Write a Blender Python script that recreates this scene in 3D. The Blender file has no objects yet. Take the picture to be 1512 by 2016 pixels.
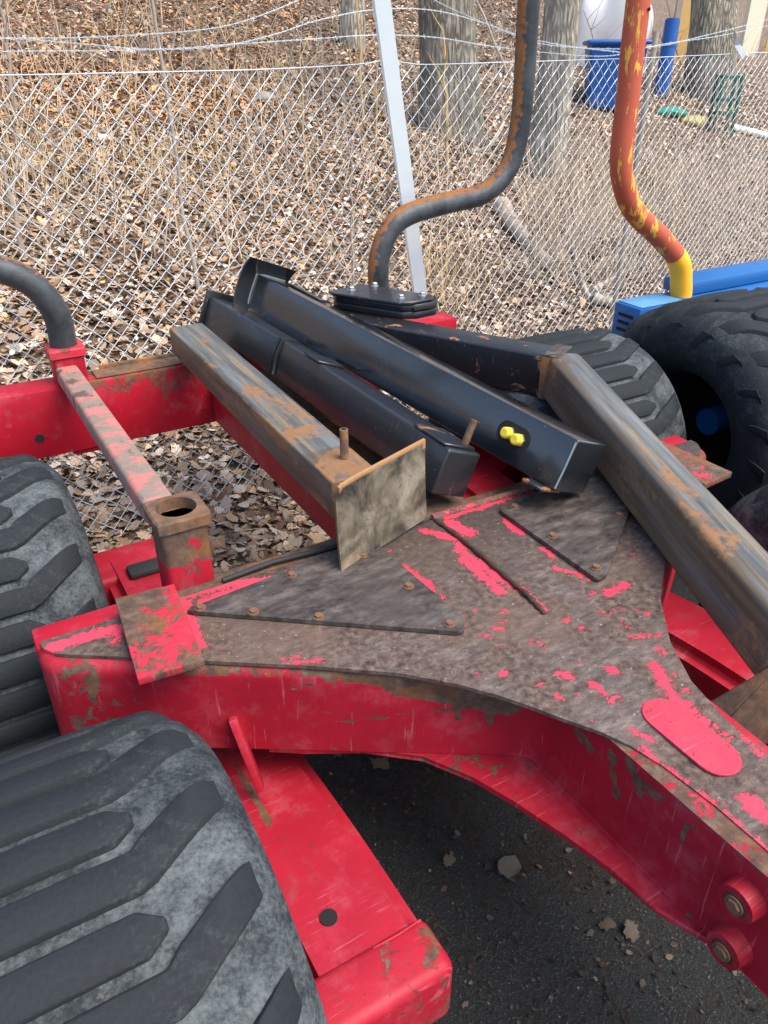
import bpy, bmesh, math, random
import numpy as np
from mathutils import Vector, Matrix
rnd = random.Random(7); R = math.radians
scene = bpy.context.scene; COL = scene.collection
# ------------------------------------------------------------------ camera
# world: x = across the trailer (to the right), y = towards the trailer's rear, z up
F, PIT, YAW, CH = 1517., R(30.3), R(30.3), 1.8
FH = Vector((math.sin(YAW), math.cos(YAW), 0)); RT = Vector((math.cos(YAW), -math.sin(YAW), 0)); UPV = Vector((0, 0, 1))
FW = FH*math.cos(PIT) - UPV*math.sin(PIT); UC = FH*math.sin(PIT) + UPV*math.cos(PIT); CAMP = Vector((0, 0, CH))
cam_d = bpy.data.cameras.new('camera'); cam = bpy.data.objects.new('camera', cam_d); COL.objects.link(cam)
m3 = Matrix((RT, UC, -FW)).transposed(); cam.matrix_world = Matrix.Translation(CAMP) @ m3.to_4x4()
cam_d.sensor_fit = 'VERTICAL'; cam_d.sensor_height = 24; cam_d.lens = 24*F/2016; cam_d.clip_start = .05; cam_d.clip_end = 500
scene.camera = cam
# ------------------------------------------------------------------ light
SUN_EL, SUN_AZ = R(58), R(152)          # azimuth measured from +y towards +x
w = bpy.data.worlds.new('World'); scene.world = w; w.use_nodes = True
nt = w.node_tree; bg = nt.nodes['Background']
sky = nt.nodes.new('ShaderNodeTexSky'); sky.sky_type = 'NISHITA'; sky.sun_disc = False
sky.sun_elevation = SUN_EL; sky.sun_rotation = SUN_AZ; sky.air_density = 1.0; sky.dust_density = 2.5; sky.ozone_density = 1.0
nt.links.new(sky.outputs[0], bg.inputs[0]); bg.inputs[1].default_value = .12
sd = bpy.data.lights.new('sun', 'SUN'); sd.energy = 1.5; sd.angle = R(40); sd.color = (1, .90, .76)
so = bpy.data.objects.new('sun', sd); COL.objects.link(so)
sdir = Vector((math.sin(SUN_AZ)*math.cos(SUN_EL), math.cos(SUN_AZ)*math.cos(SUN_EL), math.sin(SUN_EL)))
so.rotation_euler = (-sdir).to_track_quat('-Z', 'Y').to_euler(); so.location = (0, 0, 20)
vs = scene.view_settings; vs.view_transform = 'Standard'; vs.look = 'None'; vs.gamma = 1; vs.exposure = 1.38; vs.use_curve_mapping = False
scene.cycles.max_bounces = 6; scene.cycles.transparent_max_bounces = 6
try: scene.cycles.use_denoising = True
except Exception: pass
# ------------------------------------------------------------------ pixel -> position
def ray(px, py): return FW + RT*((px-756)/F) - UC*((py-1008)/F)
def onz(px, py, z): d = ray(px, py); return CAMP + d*((z-CH)/d.z)
def ony(px, py, y): d = ray(px, py); return CAMP + d*(y/d.y)
def onx(px, py, x): d = ray(px, py); return CAMP + d*(x/d.x)
FS = .175
def fy(x): return 3.1 + FS*(x-.9)                       # the fence line
def onf(px, py, off=0.): d = ray(px, py); return CAMP + d*((3.1-.9*FS+off)/(d.y-FS*d.x))
def hash2(x, y):
    return (math.sin(x*1.7+y*.9)+math.sin(x*.6-y*1.3+2)+math.sin(x*2.9+y*3.7+1)*.4)/2.4
def terr(x, y):
    s = (y-fy(x))/1.015
    if s < -.25: return 0.
    t = s+.25
    h = .285*t*min(1, t/.9+.25)
    h += .05*hash2(x*1.1, y*1.1)*min(1, t/1.5)
    far = max(0, t-9); h += .10*far
    u = max(0., (x*.866-y*.5)-1.0)                      # flatter towards the yard on the right
    h -= min(.9, .055*u*min(1, t/3))
    return h
def onterr(px, py, lift=0.):
    d = ray(px, py); t = 1.5; prev = t
    while t < 60:
        p = CAMP+d*t
        if p.z <= terr(p.x, p.y): break
        prev = t; t += .05
    p = CAMP+d*t; return Vector((p.x, p.y, terr(p.x, p.y)+lift))
# ------------------------------------------------------------------ node helper
class NT:
    def __init__(s, name):
        s.m = bpy.data.materials.new(name); s.m.use_nodes = True; s.t = s.m.node_tree; s.b = s.t.nodes['Principled BSDF']; s.tc = None
    def n(s, typ, **kw):
        o = s.t.nodes.new('ShaderNode'+typ)
        for k, v in kw.items(): setattr(o, k, v)
        return o
    def put(s, sock, v):
        if v is None: return
        if isinstance(v, (int, float)): sock.default_value = v if sock.type != 'VECTOR' and sock.type != 'RGBA' else ((v,)*3 if sock.type == 'VECTOR' else (v, v, v, 1))
        elif isinstance(v, (tuple, list)): sock.default_value = tuple(v)+((1,) if sock.type == 'RGBA' and len(v) == 3 else ())
        else: s.t.links.new(v, sock)
    def co(s, scale=(1, 1, 1), kind='Object', rot=(0, 0, 0)):
        tc = s.n('TexCoord'); mp = s.n('Mapping'); s.t.links.new(tc.outputs[kind], mp.inputs[0])
        mp.inputs['Scale'].default_value = scale; mp.inputs['Rotation'].default_value = rot; return mp.outputs[0]
    def noise(s, sc, det=5, rough=.6, vec=None, dist=0.):
        o = s.n('TexNoise'); s.put(o.inputs['Vector'], vec or s.co()); o.inputs['Scale'].default_value = sc; o.inputs['Detail'].default_value = det
        o.inputs['Roughness'].default_value = rough; o.inputs['Distortion'].default_value = dist; return o.outputs[0]
    def vor(s, sc, vec=None, feat='F1', out=0):
        o = s.n('TexVoronoi', feature=feat); s.put(o.inputs['Vector'], vec or s.co()); o.inputs['Scale'].default_value = sc; return o.outputs[out]
    def math(s, op, a, b=None, clamp=False):
        o = s.n('Math', operation=op, use_clamp=clamp); s.put(o.inputs[0], a); s.put(o.inputs[1], b); return o.outputs[0]
    def step(s, v, a, b):
        o = s.n('MapRange', interpolation_type='SMOOTHSTEP'); s.put(o.inputs[0], v); o.inputs[1].default_value = a; o.inputs[2].default_value = b; return o.outputs[0]
    def mix(s, f, a, b, mode='MIX'):
        o = s.n('Mix', data_type='RGBA', blend_type=mode); s.put(o.inputs[0], f); s.put(o.inputs[6], a); s.put(o.inputs[7], b); return o.outputs[2]
    def fmix(s, f, a, b):
        o = s.n('Mix', data_type='FLOAT'); s.put(o.inputs[0], f); s.put(o.inputs[2], a); s.put(o.inputs[3], b); return o.outputs[0]
    def ramp(s, f, stops):
        o = s.n('ValToRGB'); s.put(o.inputs[0], f); e = o.color_ramp.elements
        while len(e) < len(stops): e.new(.5)
        for i, (p, c) in enumerate(stops): e[i].position = p; e[i].color = (*c, 1)
        return o.outputs[0]
    def attr(s, name): o = s.n('Attribute', attribute_name=name); return o.outputs['Fac']
    def acol(s, name): o = s.n('Attribute', attribute_name=name); return o.outputs['Color']
    def info(s): return s.n('ObjectInfo').outputs['Random']
    def bump(s, h, strength=.3, dist=.01):
        o = s.n('Bump'); o.inputs['Strength'].default_value = strength; o.inputs['Distance'].default_value = dist; s.put(o.inputs['Height'], h)
        s.t.links.new(o.outputs[0], s.b.inputs['Normal'])
    def out(s, col=None, rough=None, metal=None, spec=None):
        s.put(s.b.inputs['Base Color'], col); s.put(s.b.inputs['Roughness'], rough); s.put(s.b.inputs['Metallic'], metal); s.put(s.b.inputs['Specular IOR Level'], spec); return s.m
M = {}
def rustcol(t, vec=None, dark=1.):
    a = t.noise(38, 6, .65, vec); b = t.noise(9, 4, .6, vec)
    c = t.ramp(a, [(.25, (.035*dark, .026*dark, .022*dark)), (.5, (.105*dark, .07*dark, .05*dark)), (.75, (.21*dark, .14*dark, .10*dark))])
    return t.mix(t.step(b, .45, .7), c, t.mix(a, (.10*dark, .045*dark, .02*dark), (.26*dark, .12*dark, .05*dark)))
def red_paint(name, wear=.0, use_attr=True, base=(.43, .012, .032), pinkf=.55):
    t = NT(name); big = t.noise(4.5, 4, .6); fine = t.noise(55, 6, .65)
    c = t.mix(t.step(big, .35, .75), tuple(v*.80 for v in base), base)
    c = t.mix(t.math('MULTIPLY', t.step(t.noise(7, 6, .7), .48, .78), pinkf), c, (.62, .10, .15))       # chalky fading
    # scratches in several directions
    for rx, rz, sc in ((1.25, .5, 3.1), (.75, .7, 3.9), (2.15, .4, 3.4), (1.7, -.6, 2.7)):
        v = t.co((1.6, 46, 1.6), rot=(rx, .15, rz)); sn = t.noise(sc, 3, .5, v, .5); gate = t.step(t.noise(5.5+rx, 3), .48, .62)
        c = t.mix(t.math('MULTIPLY', t.math('MULTIPLY', t.step(sn, .655, .69), gate), .42), c, (.55, .17, .20))
    ed = t.noise(32, 10, .74, dist=.6)
    f = t.math('ADD', t.math('MULTIPLY', t.math('SUBTRACT', ed, .5), 2.8), wear-.66)
    if use_attr: f = t.math('ADD', f, t.math('MULTIPLY', t.attr('wear'), 1.25))
    c = t.mix(t.math('MULTIPLY', t.step(t.noise(170, 4, .7), .45, .75), .22), c, (.20, .03, .04))
    mask = t.step(f, -.03, .03); rim = t.step(f, -.16, -.02)
    c = t.mix(t.math('MULTIPLY', rim, .35), c, (.30, .02, .03))
    c = t.mix(mask, c, rustcol(t))
    dirt = t.step(t.noise(14, 6, .7), .5, .8); c = t.mix(t.math('MULTIPLY', dirt, .34), c, (.15, .09, .075)); c = t.mix(t.math('MULTIPLY', t.step(t.noise(75, 4, .7), .63, .68), .7), c, (.06, .035, .03))
    t.bump(t.math('ADD', t.math('MULTIPLY', mask, -1.), t.math('MULTIPLY', fine, .5)), .5, .003)
    return t.out(c, t.fmix(mask, t.fmix(fine, .42, .62), .88), 0., .32)
M['red'] = red_paint('red_paint', .13); M['pill'] = red_paint('red_paint_pale', .26, False, (.66, .05, .09), .3)
M['red_far'] = red_paint('red_paint_dusty', .06, True, (.46, .006, .024), .5)
M['red_worn'] = red_paint('red_paint_worn', .62, True, (.62, .03, .06), .6)
def deck_mat():
    t = NT('worn_deck_steel'); a = t.noise(60, 8, .7); b = t.noise(9, 5, .6, dist=.6); e = t.noise(3., 4, .6); v = t.co((1, 1, 1), rot=(0, 0, .7)); s = t.noise(22, 7, .7, t.co((1.0, 3.2, 1), rot=(0, 0, -.7)))
    c = t.ramp(a, [(.32, (.022, .015, .012)), (.5, (.105, .073, .059)), (.68, (.23, .168, .138))])
    c = t.mix(t.step(b, .42, .66), c, t.ramp(s, [(.30, (.030, .023, .022)), (.52, (.135, .106, .094)), (.74, (.29, .235, .20))]))
    c = t.mix(t.math('MULTIPLY', t.step(e, .45, .7), .6), c, t.mix(a, (.075, .045, .030), (.23, .14, .09)))
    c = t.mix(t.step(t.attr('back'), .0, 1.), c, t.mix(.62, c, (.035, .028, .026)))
    pit = t.step(t.noise(120, 3, .6), .60, .70); c = t.mix(t.math('MULTIPLY', pit, .75), c, (.035, .026, .022))
    lp = t.step(t.noise(90, 3, .6, t.co((1, 1, 1), rot=(1, 0, 0))), .66, .72); c = t.mix(t.math('MULTIPLY', lp, .5), c, (.42, .40, .38))
    ed = t.noise(46, 11, .78, t.co((1, 1.6, 1), rot=(0, 0, -.7)), dist=.8)
    f = t.math('ADD', t.math('MULTIPLY', t.math('SUBTRACT', ed, .5), 4.2), t.math('MULTIPLY', t.attr('paint'), 1.0))
    f = t.math('SUBTRACT', f, .10)
    sp = t.math('ADD', t.math('MULTIPLY', t.math('SUBTRACT', t.noise(17, 6, .62, dist=.3), .5), 3.), -.70); f = t.math('MAXIMUM', f, sp)
    m = t.step(f, -.02, .03); pc = t.mix(t.noise(6, 3), (.62, .025, .065), (.70, .085, .13))
    c = t.mix(m, c, pc)
    t.bump(t.math('ADD', t.math('MULTIPLY', m, 1.), t.math('MULTIPLY', a, 1.2)), .6, .0035)
    return t.out(c, t.fmix(m, t.fmix(a, .55, .85), .4), t.fmix(m, .12, 0.), .4)
M['deck'] = deck_mat()
def cover_mat():
    t = NT('cover_steel'); a = t.noise(60, 8, .7); s = t.noise(14, 7, .7, t.co((1, 2.6, 1), rot=(0, 0, -.6))); e = t.noise(5, 4)
    c = t.ramp(s, [(.32, (.013, .011, .011)), (.5, (.062, .052, .048)), (.70, (.165, .145, .13))])
    c = t.mix(t.math('MULTIPLY', t.step(a, .45, .7), .45), c, (.15, .095, .06))
    c = t.mix(t.math('MULTIPLY', t.step(e, .5, .7), .5), c, (.07, .055, .05))
    yl = t.step(t.noise(24, 6, .75, t.co((1, 2.2, 1), rot=(0, 0, -.5))), .68, .70); c = t.mix(yl, c, (.50, .36, .12))
    bl = t.step(t.noise(13, 5, .7), .69, .71); c = t.mix(bl, c, (.10, .14, .19))
    t.bump(a, .5, .003); return t.out(c, t.fmix(a, .5, .8), .15)
M['cover'] = cover_mat()
def rust_mat(name, k=1., orange=.4):
    t = NT(name); a = t.noise(70, 8, .7); b = t.noise(12, 5)
    c = t.mix(t.math('MULTIPLY', t.step(b, .35, .7), orange), rustcol(t, dark=k), t.mix(a, (.24*k, .10*k, .035*k), (.50*k, .23*k, .08*k)))
    t.bump(a, .7, .004); return t.out(c, .88, 0.)
M['rustb'] = rust_mat('foot_rust', .6, .35); M['rustd'] = rust_mat('dark_rust', .42, .1); M['rust'] = rust_mat('brown_rust', 1., .3); M['rust_o'] = rust_mat('orange_rust', 1.1, .9)
def bare_steel(name, blue=.6, rustthr=.5):
    t = NT(name); ob = t.co((9, .55, 9)); st = t.noise(2.6, 6, .62, ob); st2 = t.noise(6, 5, .6, t.co((11, .35, 11))); a = t.noise(55, 7, .7); b = t.noise(3.2, 6, .68, t.co((2.2, .9, 2.2)), .5)
    c = t.ramp(st, [(.28, (.032, .040, .055)), (.45, (.095, .10, .095)), (.6, (.17, .185, .185)), (.75, (.28, .315, .33))])
    c = t.mix(t.step(st2, .5, .66), c, t.mix(a, (.17, .13, .075), (.30, .24, .15)))
    gl = t.step(t.noise(9, 3, .5, t.co((16, .3, 16))), .62, .68); c = t.mix(t.math('MULTIPLY', gl, blue), c, (.05, .09, .17))
    ol = t.math('MULTIPLY', t.step(t.attr('wear'), .01, .05), t.fmix(t.step(st, .35, .65), .95, .5)); c = t.mix(ol, c, t.mix(st2, (.030, .027, .024), (.20, .14, .078)))  # wear above zero also tints whole side faces darker and browner
    f = t.math('ADD', b, t.math('MULTIPLY', t.math('SUBTRACT', a, .5), .28)); f = t.math('ADD', f, t.math('MULTIPLY', t.attr('wear'), .5))
    m = t.step(f, rustthr, rustthr+.09); c = t.mix(m, c, t.mix(a, (.15, .075, .034), (.33, .175, .085)))
    t.bump(t.math('ADD', a, m), .3, .002); return t.out(c, t.fmix(m, .55, .88), t.fmix(m, .12, 0.), .4)
M['steel'] = bare_steel('bare_steel', .4, .52); M['steel_leg'] = bare_steel('bare_steel_leg', .8, .56)
def plate_mat():
    t = NT('mottled_plate'); a = t.noise(45, 8, .72); b = t.noise(11, 6, .65, dist=.5)
    c = t.ramp(b, [(.36, (.018, .018, .017)), (.46, (.085, .075, .052)), (.56, (.17, .15, .11)), (.70, (.28, .255, .20))])
    sp = t.step(t.noise(90, 4, .6), .56, .64); c = t.mix(t.math('MULTIPLY', sp, t.step(t.noise(7, 4), .4, .65)), c, (.14, .075, .03))
    c = t.mix(t.step(t.attr('wear'), .3, .8), c, t.mix(a, (.30, .14, .055), (.52, .30, .13)))
    t.bump(a, .5, .003); return t.out(c, .7, .1)
M['plate'] = plate_mat()
def black_mat(name, rough=.28, scr=.3, rust=.0, base=(.022, .026, .032), coat=0.):
    t = NT(name); a = t.noise(40, 7, .7); sc = t.noise(5, 4, .6, t.co((4, 34, 4), rot=(.2, .3, .5)))
    c = t.mix(t.noise(6, 4), tuple(.45*q for q in base), base)
    c = t.mix(t.math('MULTIPLY', t.step(sc, .66, .70), scr), c, (.16, .19, .21))
    sp = t.step(t.noise(150, 2, .5), .74, .76); c = t.mix(t.math('MULTIPLY', sp, .7), c, (.45, .47, .48))
    r = t.fmix(t.step(t.noise(9, 5), .4, .7), rough, rough+.14)
    f = t.math('ADD', t.noise(13, 7, .7, dist=.6), t.math('MULTIPLY', t.attr('wear'), .4)); m = t.step(f, .72-rust, .75-rust)
    c = t.mix(m, c, t.mix(a, (.17, .07, .025), (.40, .19, .085)))
    t.b.inputs['Coat Weight'].default_value = coat; t.b.inputs['Coat Roughness'].default_value = .14; t.bump(t.noise(75, 3), .05, .002); return t.out(c, t.fmix(m, r, .85), 0., .55)
M['black'] = black_mat('black_gloss', .16, .06, 0., (.020, .024, .030), 1.); M['black_old'] = black_mat('black_scuffed', .36, .5, .03, (.018, .021, .026), .5); M['black_arm'] = black_mat('black_arm_paint', .34, .25, .08)
def simple(name, c, rough=.5, metal=0., var=.25, sc=20, spec=.5):
    t = NT(name); a = t.noise(sc, 6, .65); col = t.mix(a, tuple(v*(1-var) for v in c), tuple(min(1, v*(1+var)) for v in c)); t.bump(a, .15, .003)
    return t.out(col, rough, metal, spec)
def rubber(name, dust):
    t = NT(name); a = t.noise(30, 8, .72); b = t.noise(6, 5, .65, dist=.4); f = t.noise(120, 3)
    c = t.mix(f, (.011, .014, .017), (.024, .030, .035))
    d = t.math('MULTIPLY', t.step(t.math('ADD', t.math('ADD', t.math('MULTIPLY', a, .7), t.math('MULTIPLY', b, .6)), t.math('MULTIPLY', t.math('SUBTRACT', t.noise(150, 5, .75), .5), .6)), .68-dust*.35, 1.02-dust*.2), min(1, .30+dust))
    dc = t.mix(b, (.050, .066, .074), (.185, .212, .222))
    if dust > .3: dc = t.mix(t.step(t.noise(8, 5, .7), .62, .74), dc, (.30, .29, .26))
    c = t.mix(d, c, dc)
    cr = t.step(t.vor(16, t.co((1, 1, 1)), 'DISTANCE_TO_EDGE'), .0, .012); 
    t.bump(t.math('ADD', t.math('MULTIPLY', a, .6), f), .35, .004); return t.out(c, .82, 0., .3)
M['lug'] = rubber('rubber_lug', .0); M['carcass'] = rubber('rubber_dusty', .62); M['blug'] = rubber('rubber_dark', .02); M['bcarc'] = rubber('rubber_dark_dusty', .16)
M['lugd'] = rubber('rubber_lug_dusty', .18)
def stake_mat():
    t = NT('grey_rusty_pipe'); a = t.noise(45, 8, .7); b = t.noise(6, 6, .68, dist=.6)
    c = t.ramp(b, [(.3, (.020, .025, .030)), (.5, (.048, .056, .064)), (.7, (.10, .115, .125))])
    c = t.mix(t.math('MULTIPLY', t.step(a, .52, .72), .2), c, (.16, .12, .085))
    f = t.math('ADD', t.attr('wear'), t.math('MULTIPLY', t.math('SUBTRACT', t.noise(34, 8, .74), .5), 2.0)); m = t.step(f, .46, .62)
    c = t.mix(m, c, t.mix(a, (.16, .062, .02), (.44, .20, .075))); t.bump(a, .5, .003); return t.out(c, t.fmix(m, .5, .9), .25)
M['stake'] = stake_mat()
def ostake_mat():
    t = NT('red_oxide_pipe'); a = t.noise(60, 6, .7); v = t.co((14, 14, 3.2)); f = t.noise(1.9, 7, .68, v, .3); big = t.noise(2.6, 3)
    c = t.mix(big, (.44, .075, .038), (.55, .11, .05)); m = t.step(t.math('ADD', f, t.math('MULTIPLY', big, .25)), .685, .70)
    c = t.mix(m, c, t.mix(a, (.70, .34, .02), (.80, .50, .10))); d = t.step(t.noise(6, 6, .7, t.co((6, 6, 1.5))), .60, .72); c = t.mix(t.math('MULTIPLY', d, .65), c, (.10, .035, .02))
    t.bump(m, .4, .002); return t.out(c, .6)
M['ostake'] = ostake_mat()
M['yellow'] = simple('yellow_paint', (1., .47, .025), .5, 0, .12, 9); M['blue'] = simple('blue_paint', (.012, .12, .36), .38, 0, .3, 5)
M['bluelight'] = simple('blue_pale', (.10, .30, .52), .45, 0, .35, 7)
M['dark'] = simple('dark_void', (.01, .01, .011), .9); M['ycap'] = simple('yellow_plastic', (.80, .62, .05), .4, 0, .06); M['zinc'] = simple('zinc_nut', (.55, .56, .55), .35, .85, .1)
M['bolt'] = simple('rusty_bolt', (.16, .085, .05), .8, 0, .5, 90); M['galv'] = simple('galvanised_wire', (.66, .73, .77), .5, .1, .15, 60); M['post'] = simple('galvanised_post', (.86, .97, .96), .5, .0, .10, 8)
M['rubberpad'] = simple('black_rubber', (.02, .022, .026), .7)
# bark / wood / leaves
def bark(name, c1, c2, moss=0.):
    t = NT(name); v = t.co((1, 1, .16)); a = t.noise(26, 7, .7, v); vo = t.vor(22, t.co((1, 1, .22)), 'DISTANCE_TO_EDGE'); b = t.noise(3, 4)
    h = t.math('ADD', t.math('MULTIPLY', t.step(vo, .0, .30), .55), t.math('MULTIPLY', a, 1.1)); c = t.mix(t.step(h, .45, 1.25), c1, c2); c = t.mix(t.math('MULTIPLY', t.step(t.noise(5, 5), .4, .7), .4), c, tuple(q*1.25 for q in c2))
    if moss: c = t.mix(t.math('MULTIPLY', t.step(b, .5, .7), moss), c, (.09, .11, .03))
    t.bump(h, 1., .03); return t.out(c, .9, 0., .2)
M['bark'] = bark('oak_bark', (.17, .15, .12), (.46, .42, .34), .35); M['bark2'] = bark('grey_bark', (.22, .20, .165), (.54, .50, .42), .25)
M['twig'] = simple('grey_twig', (.36, .31, .26), .9, 0, .4, 30, .2); M['straw'] = simple('straw_stalk', (.50, .37, .19), .9, 0, .3, 30, .2); M['needle'] = simple('dark_needles', (.055, .045, .036), .9, 0, .7, 5, .2); M['brush'] = simple('brush_twigs', (.50, .40, .29), .9, 0, .5, 3, .2); M['deadwood'] = simple('bleached_wood', (.40, .36, .31), .9, 0, .4, 25, .2)
def leaf_mat():
    t = NT('dry_leaves'); c = t.acol('lcol'); a = t.noise(60, 3); c = t.mix(t.math('MULTIPLY', a, .35), c, (.06, .035, .02)); return t.out(c, .75, 0., .3)
M['leaf'] = leaf_mat()
def ground_mat():
    t = NT('asphalt_and_soil'); g = t.noise(150, 4, .7); b = t.noise(1.7, 6, .66, dist=.6); v = t.vor(260)
    c = t.mix(g, (.007, .0085, .009), (.034, .037, .037)); st = t.step(t.noise(230, 2, .5), .64, .69); c = t.mix(t.math('MULTIPLY', st, .85), c, (.20, .21, .20))
    dirt = t.step(t.math('ADD', b, t.math('MULTIPLY', t.math('SUBTRACT', t.noise(13, 6, .7), .5), .5)), .44, .58)
    dc = t.ramp(t.noise(60, 7, .75), [(.3, (.006, .005, .0045)), (.55, (.030, .024, .019)), (.75, (.085, .069, .055))])
    c = t.mix(dirt, c, dc)
    s = t.attr('soil'); sf = t.step(t.math('ADD', s, t.math('MULTIPLY', t.math('SUBTRACT', t.noise(7, 5, .7), .5), .7)), .35, .65)
    sc_ = t.ramp(t.noise(24, 8, .75), [(.3, (.055, .037, .025)), (.5, (.17, .12, .08)), (.7, (.33, .25, .17))]); c = t.mix(sf, c, sc_)
    t.bump(t.math('ADD', g, t.math('MULTIPLY', t.noise(60, 6, .7), 1.4)), .8, .012); return t.out(c, t.fmix(dirt, .62, .9), 0., .35)
M['ground'] = ground_mat()
# ------------------------------------------------------------------ mesh helpers
def link(name, mesh, mat, parent=None):
    o = bpy.data.objects.new(name, mesh); COL.objects.link(o)
    if mat and not mesh.materials: mesh.materials.append(M[mat] if isinstance(mat, str) else mat)
    if parent is not None: o.parent = parent
    return o
def smooth(me, ang=40):
    me.polygons.foreach_set('use_smooth', [True]*len(me.polygons))
    try: me.set_sharp_from_angle(angle=R(ang))
    except Exception: pass
def fin(bm, name, mat, parent=None, ang=40, org=None):
    bmesh.ops.recalc_face_normals(bm, faces=bm.faces)
    if org is not None: bmesh.ops.translate(bm, verts=bm.verts, vec=-Vector(org))
    me = bpy.data.meshes.new(name); bm.to_mesh(me); bm.free(); smooth(me, ang); return link(name, me, mat, parent)
def pyd(name, v, f, mat, parent=None, ang=40, org=None):
    if org is not None: v = [tuple(Vector(p)-Vector(org)) for p in v]
    me = bpy.data.meshes.new(name); me.from_pydata([tuple(p) for p in v], [], f); me.update()
    bm = bmesh.new(); bm.from_mesh(me); bmesh.ops.recalc_face_normals(bm, faces=bm.faces); bm.to_mesh(me); bm.free()
    smooth(me, ang); return link(name, me, mat, parent)
def thing(name, label, cat, loc=(0, 0, 0), group=None):
    o = bpy.data.objects.new(name, None); COL.objects.link(o); o.location = loc; o.empty_display_size = .1
    return tag(o, label, cat, group)
def tag(o, label, cat, group=None):
    o['label'] = label; o['category'] = cat
    if group: o['group'] = group
    return o
def bbox(bm, mn, mx, bev=0., seg=2):
    mn, mx = Vector(mn), Vector(mx); g = bmesh.ops.create_cube(bm, size=1.)
    for v in g['verts']: v.co = Vector(((mn.x+mx.x)/2+v.co.x*(mx.x-mn.x), (mn.y+mx.y)/2+v.co.y*(mx.y-mn.y), (mn.z+mx.z)/2+v.co.z*(mx.z-mn.z)))
    if bev:
        es = list({e for v in g['verts'] for e in v.link_edges}); bmesh.ops.bevel(bm, geom=es, offset=bev, segments=seg, affect='EDGES', profile=.5)
def frame(yaw, pitch, roll):
    yaw, pitch, roll = R(yaw), R(pitch), R(roll)
    ax = Vector((math.sin(yaw)*math.cos(pitch), math.cos(yaw)*math.cos(pitch), math.sin(pitch))); s = Vector((math.cos(yaw), -math.sin(yaw), 0)); u = s.cross(ax)
    return s*math.cos(roll)-u*math.sin(roll), ax, s*math.sin(roll)+u*math.cos(roll)
def mat_of(P, s, a, u):
    return Matrix(((s.x, a.x, u.x, P[0]), (s.y, a.y, u.y, P[1]), (s.z, a.z, u.z, P[2]), (0, 0, 0, 1)))
def prism(bm, poly, z0, z1, bev=0., seg=2):
    b = [bm.verts.new((p[0], p[1], z0)) for p in poly]; t = [bm.verts.new((p[0], p[1], z1)) for p in poly]; n = len(poly)
    fs = [bm.faces.new(t), bm.faces.new(b[::-1])]+[bm.faces.new((b[i], b[(i+1) % n], t[(i+1) % n], t[i])) for i in range(n)]
    if bev: bmesh.ops.bevel(bm, geom=list({e for f in fs for e in f.edges}), offset=bev, segments=seg, affect='EDGES', profile=.5)
def cyl(bm, p0, p1, r, n=16, r2=None, cap=True):
    p0, p1 = Vector(p0), Vector(p1); d = (p1-p0).normalized(); a = d.orthogonal().normalized(); b = d.cross(a); r2 = r if r2 is None else r2
    A = [bm.verts.new(p0+(a*math.cos(2*math.pi*i/n)+b*math.sin(2*math.pi*i/n))*r) for i in range(n)]; B = [bm.verts.new(p1+(a*math.cos(2*math.pi*i/n)+b*math.sin(2*math.pi*i/n))*r2) for i in range(n)]
    for i in range(n): bm.faces.new((A[i], A[(i+1) % n], B[(i+1) % n], B[i]))
    if cap: bm.faces.new(B); bm.faces.new(A[::-1])
def tube(pts, rad, n=8, v=None, f=None, cap=True):
    v = [] if v is None else v; f = [] if f is None else f; pts = [Vector(p) for p in pts]; k = len(pts); o = len(v); rr = rad if isinstance(rad, (list, tuple)) else [rad]*k
    T = [(pts[min(i+1, k-1)]-pts[max(i-1, 0)]).normalized() for i in range(k)]; a = T[0].orthogonal().normalized()
    for i in range(k):
        a = (a-T[i]*a.dot(T[i])).normalized(); b = T[i].cross(a)
        for j in range(n): c = 2*math.pi*j/n; v.append(pts[i]+(a*math.cos(c)+b*math.sin(c))*rr[i])
    for i in range(k-1):
        for j in range(n): f.append((o+i*n+j, o+i*n+(j+1) % n, o+(i+1)*n+(j+1) % n, o+(i+1)*n+j))
    if cap: f.append(tuple(o+j for j in range(n))[::-1]); f.append(tuple(o+(k-1)*n+j for j in range(n)))
    return v, f
def spline(pts, n=10):
    pts = [Vector(p) for p in pts]; P = [pts[0]*2-pts[1]]+pts+[pts[-1]*2-pts[-2]]; out = []
    for i in range(1, len(P)-2):
        for k in range(n):
            t = k/n; a, b, c, d = P[i-1:i+3]; out.append(.5*((2*b)+(c-a)*t+(2*a-5*b+4*c-d)*t*t+(3*b-a-3*c+d)*t**3))
    return out+[pts[-1]]
def setattr_f(o, name, fn):
    me = o.data; at = me.attributes.new(name, 'FLOAT', 'POINT'); at.data.foreach_set('value', [float(fn(v.co)) for v in me.vertices])
def hexbolt(parent, p, up=Vector((0, 0, 1)), r=.011, h=.007, mat='bolt', name='bolt'):
    bm = bmesh.new(); up = Vector(up).normalized(); p = Vector(p); cyl(bm, p-up*.001, p+up*.0025, r*1.35, 16); cyl(bm, p+up*.0026, p+up*h, r, 6); bmesh.ops.bevel(bm, geom=[e for e in bm.edges if all((v.co-p).dot(up) > h-.0005 for v in e.verts)], offset=.0012, segments=1, affect='EDGES'); return fin(bm, name, mat, parent)
def segdist(p, a, b):
    ab = b-a; t = max(0, min(1, (p-a).dot(ab)/max(1e-9, ab.length_squared))); return (p-(a+ab*t)).length
def field(segs, soft=None):           # signed closeness to a set of strokes: 1 in the middle, 0 on the rim, negative outside
    def fn(p):
        best = -1.
        for a, b, w_ in segs:
            if abs(p.x-a.x) > .6 and abs(p.x-b.x) > .6: continue
            best = max(best, 1-segdist(p, a, b)/w_ if soft is None else (w_-segdist(p, a, b))/soft)
        return max(-1., best)
    return fn
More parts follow.
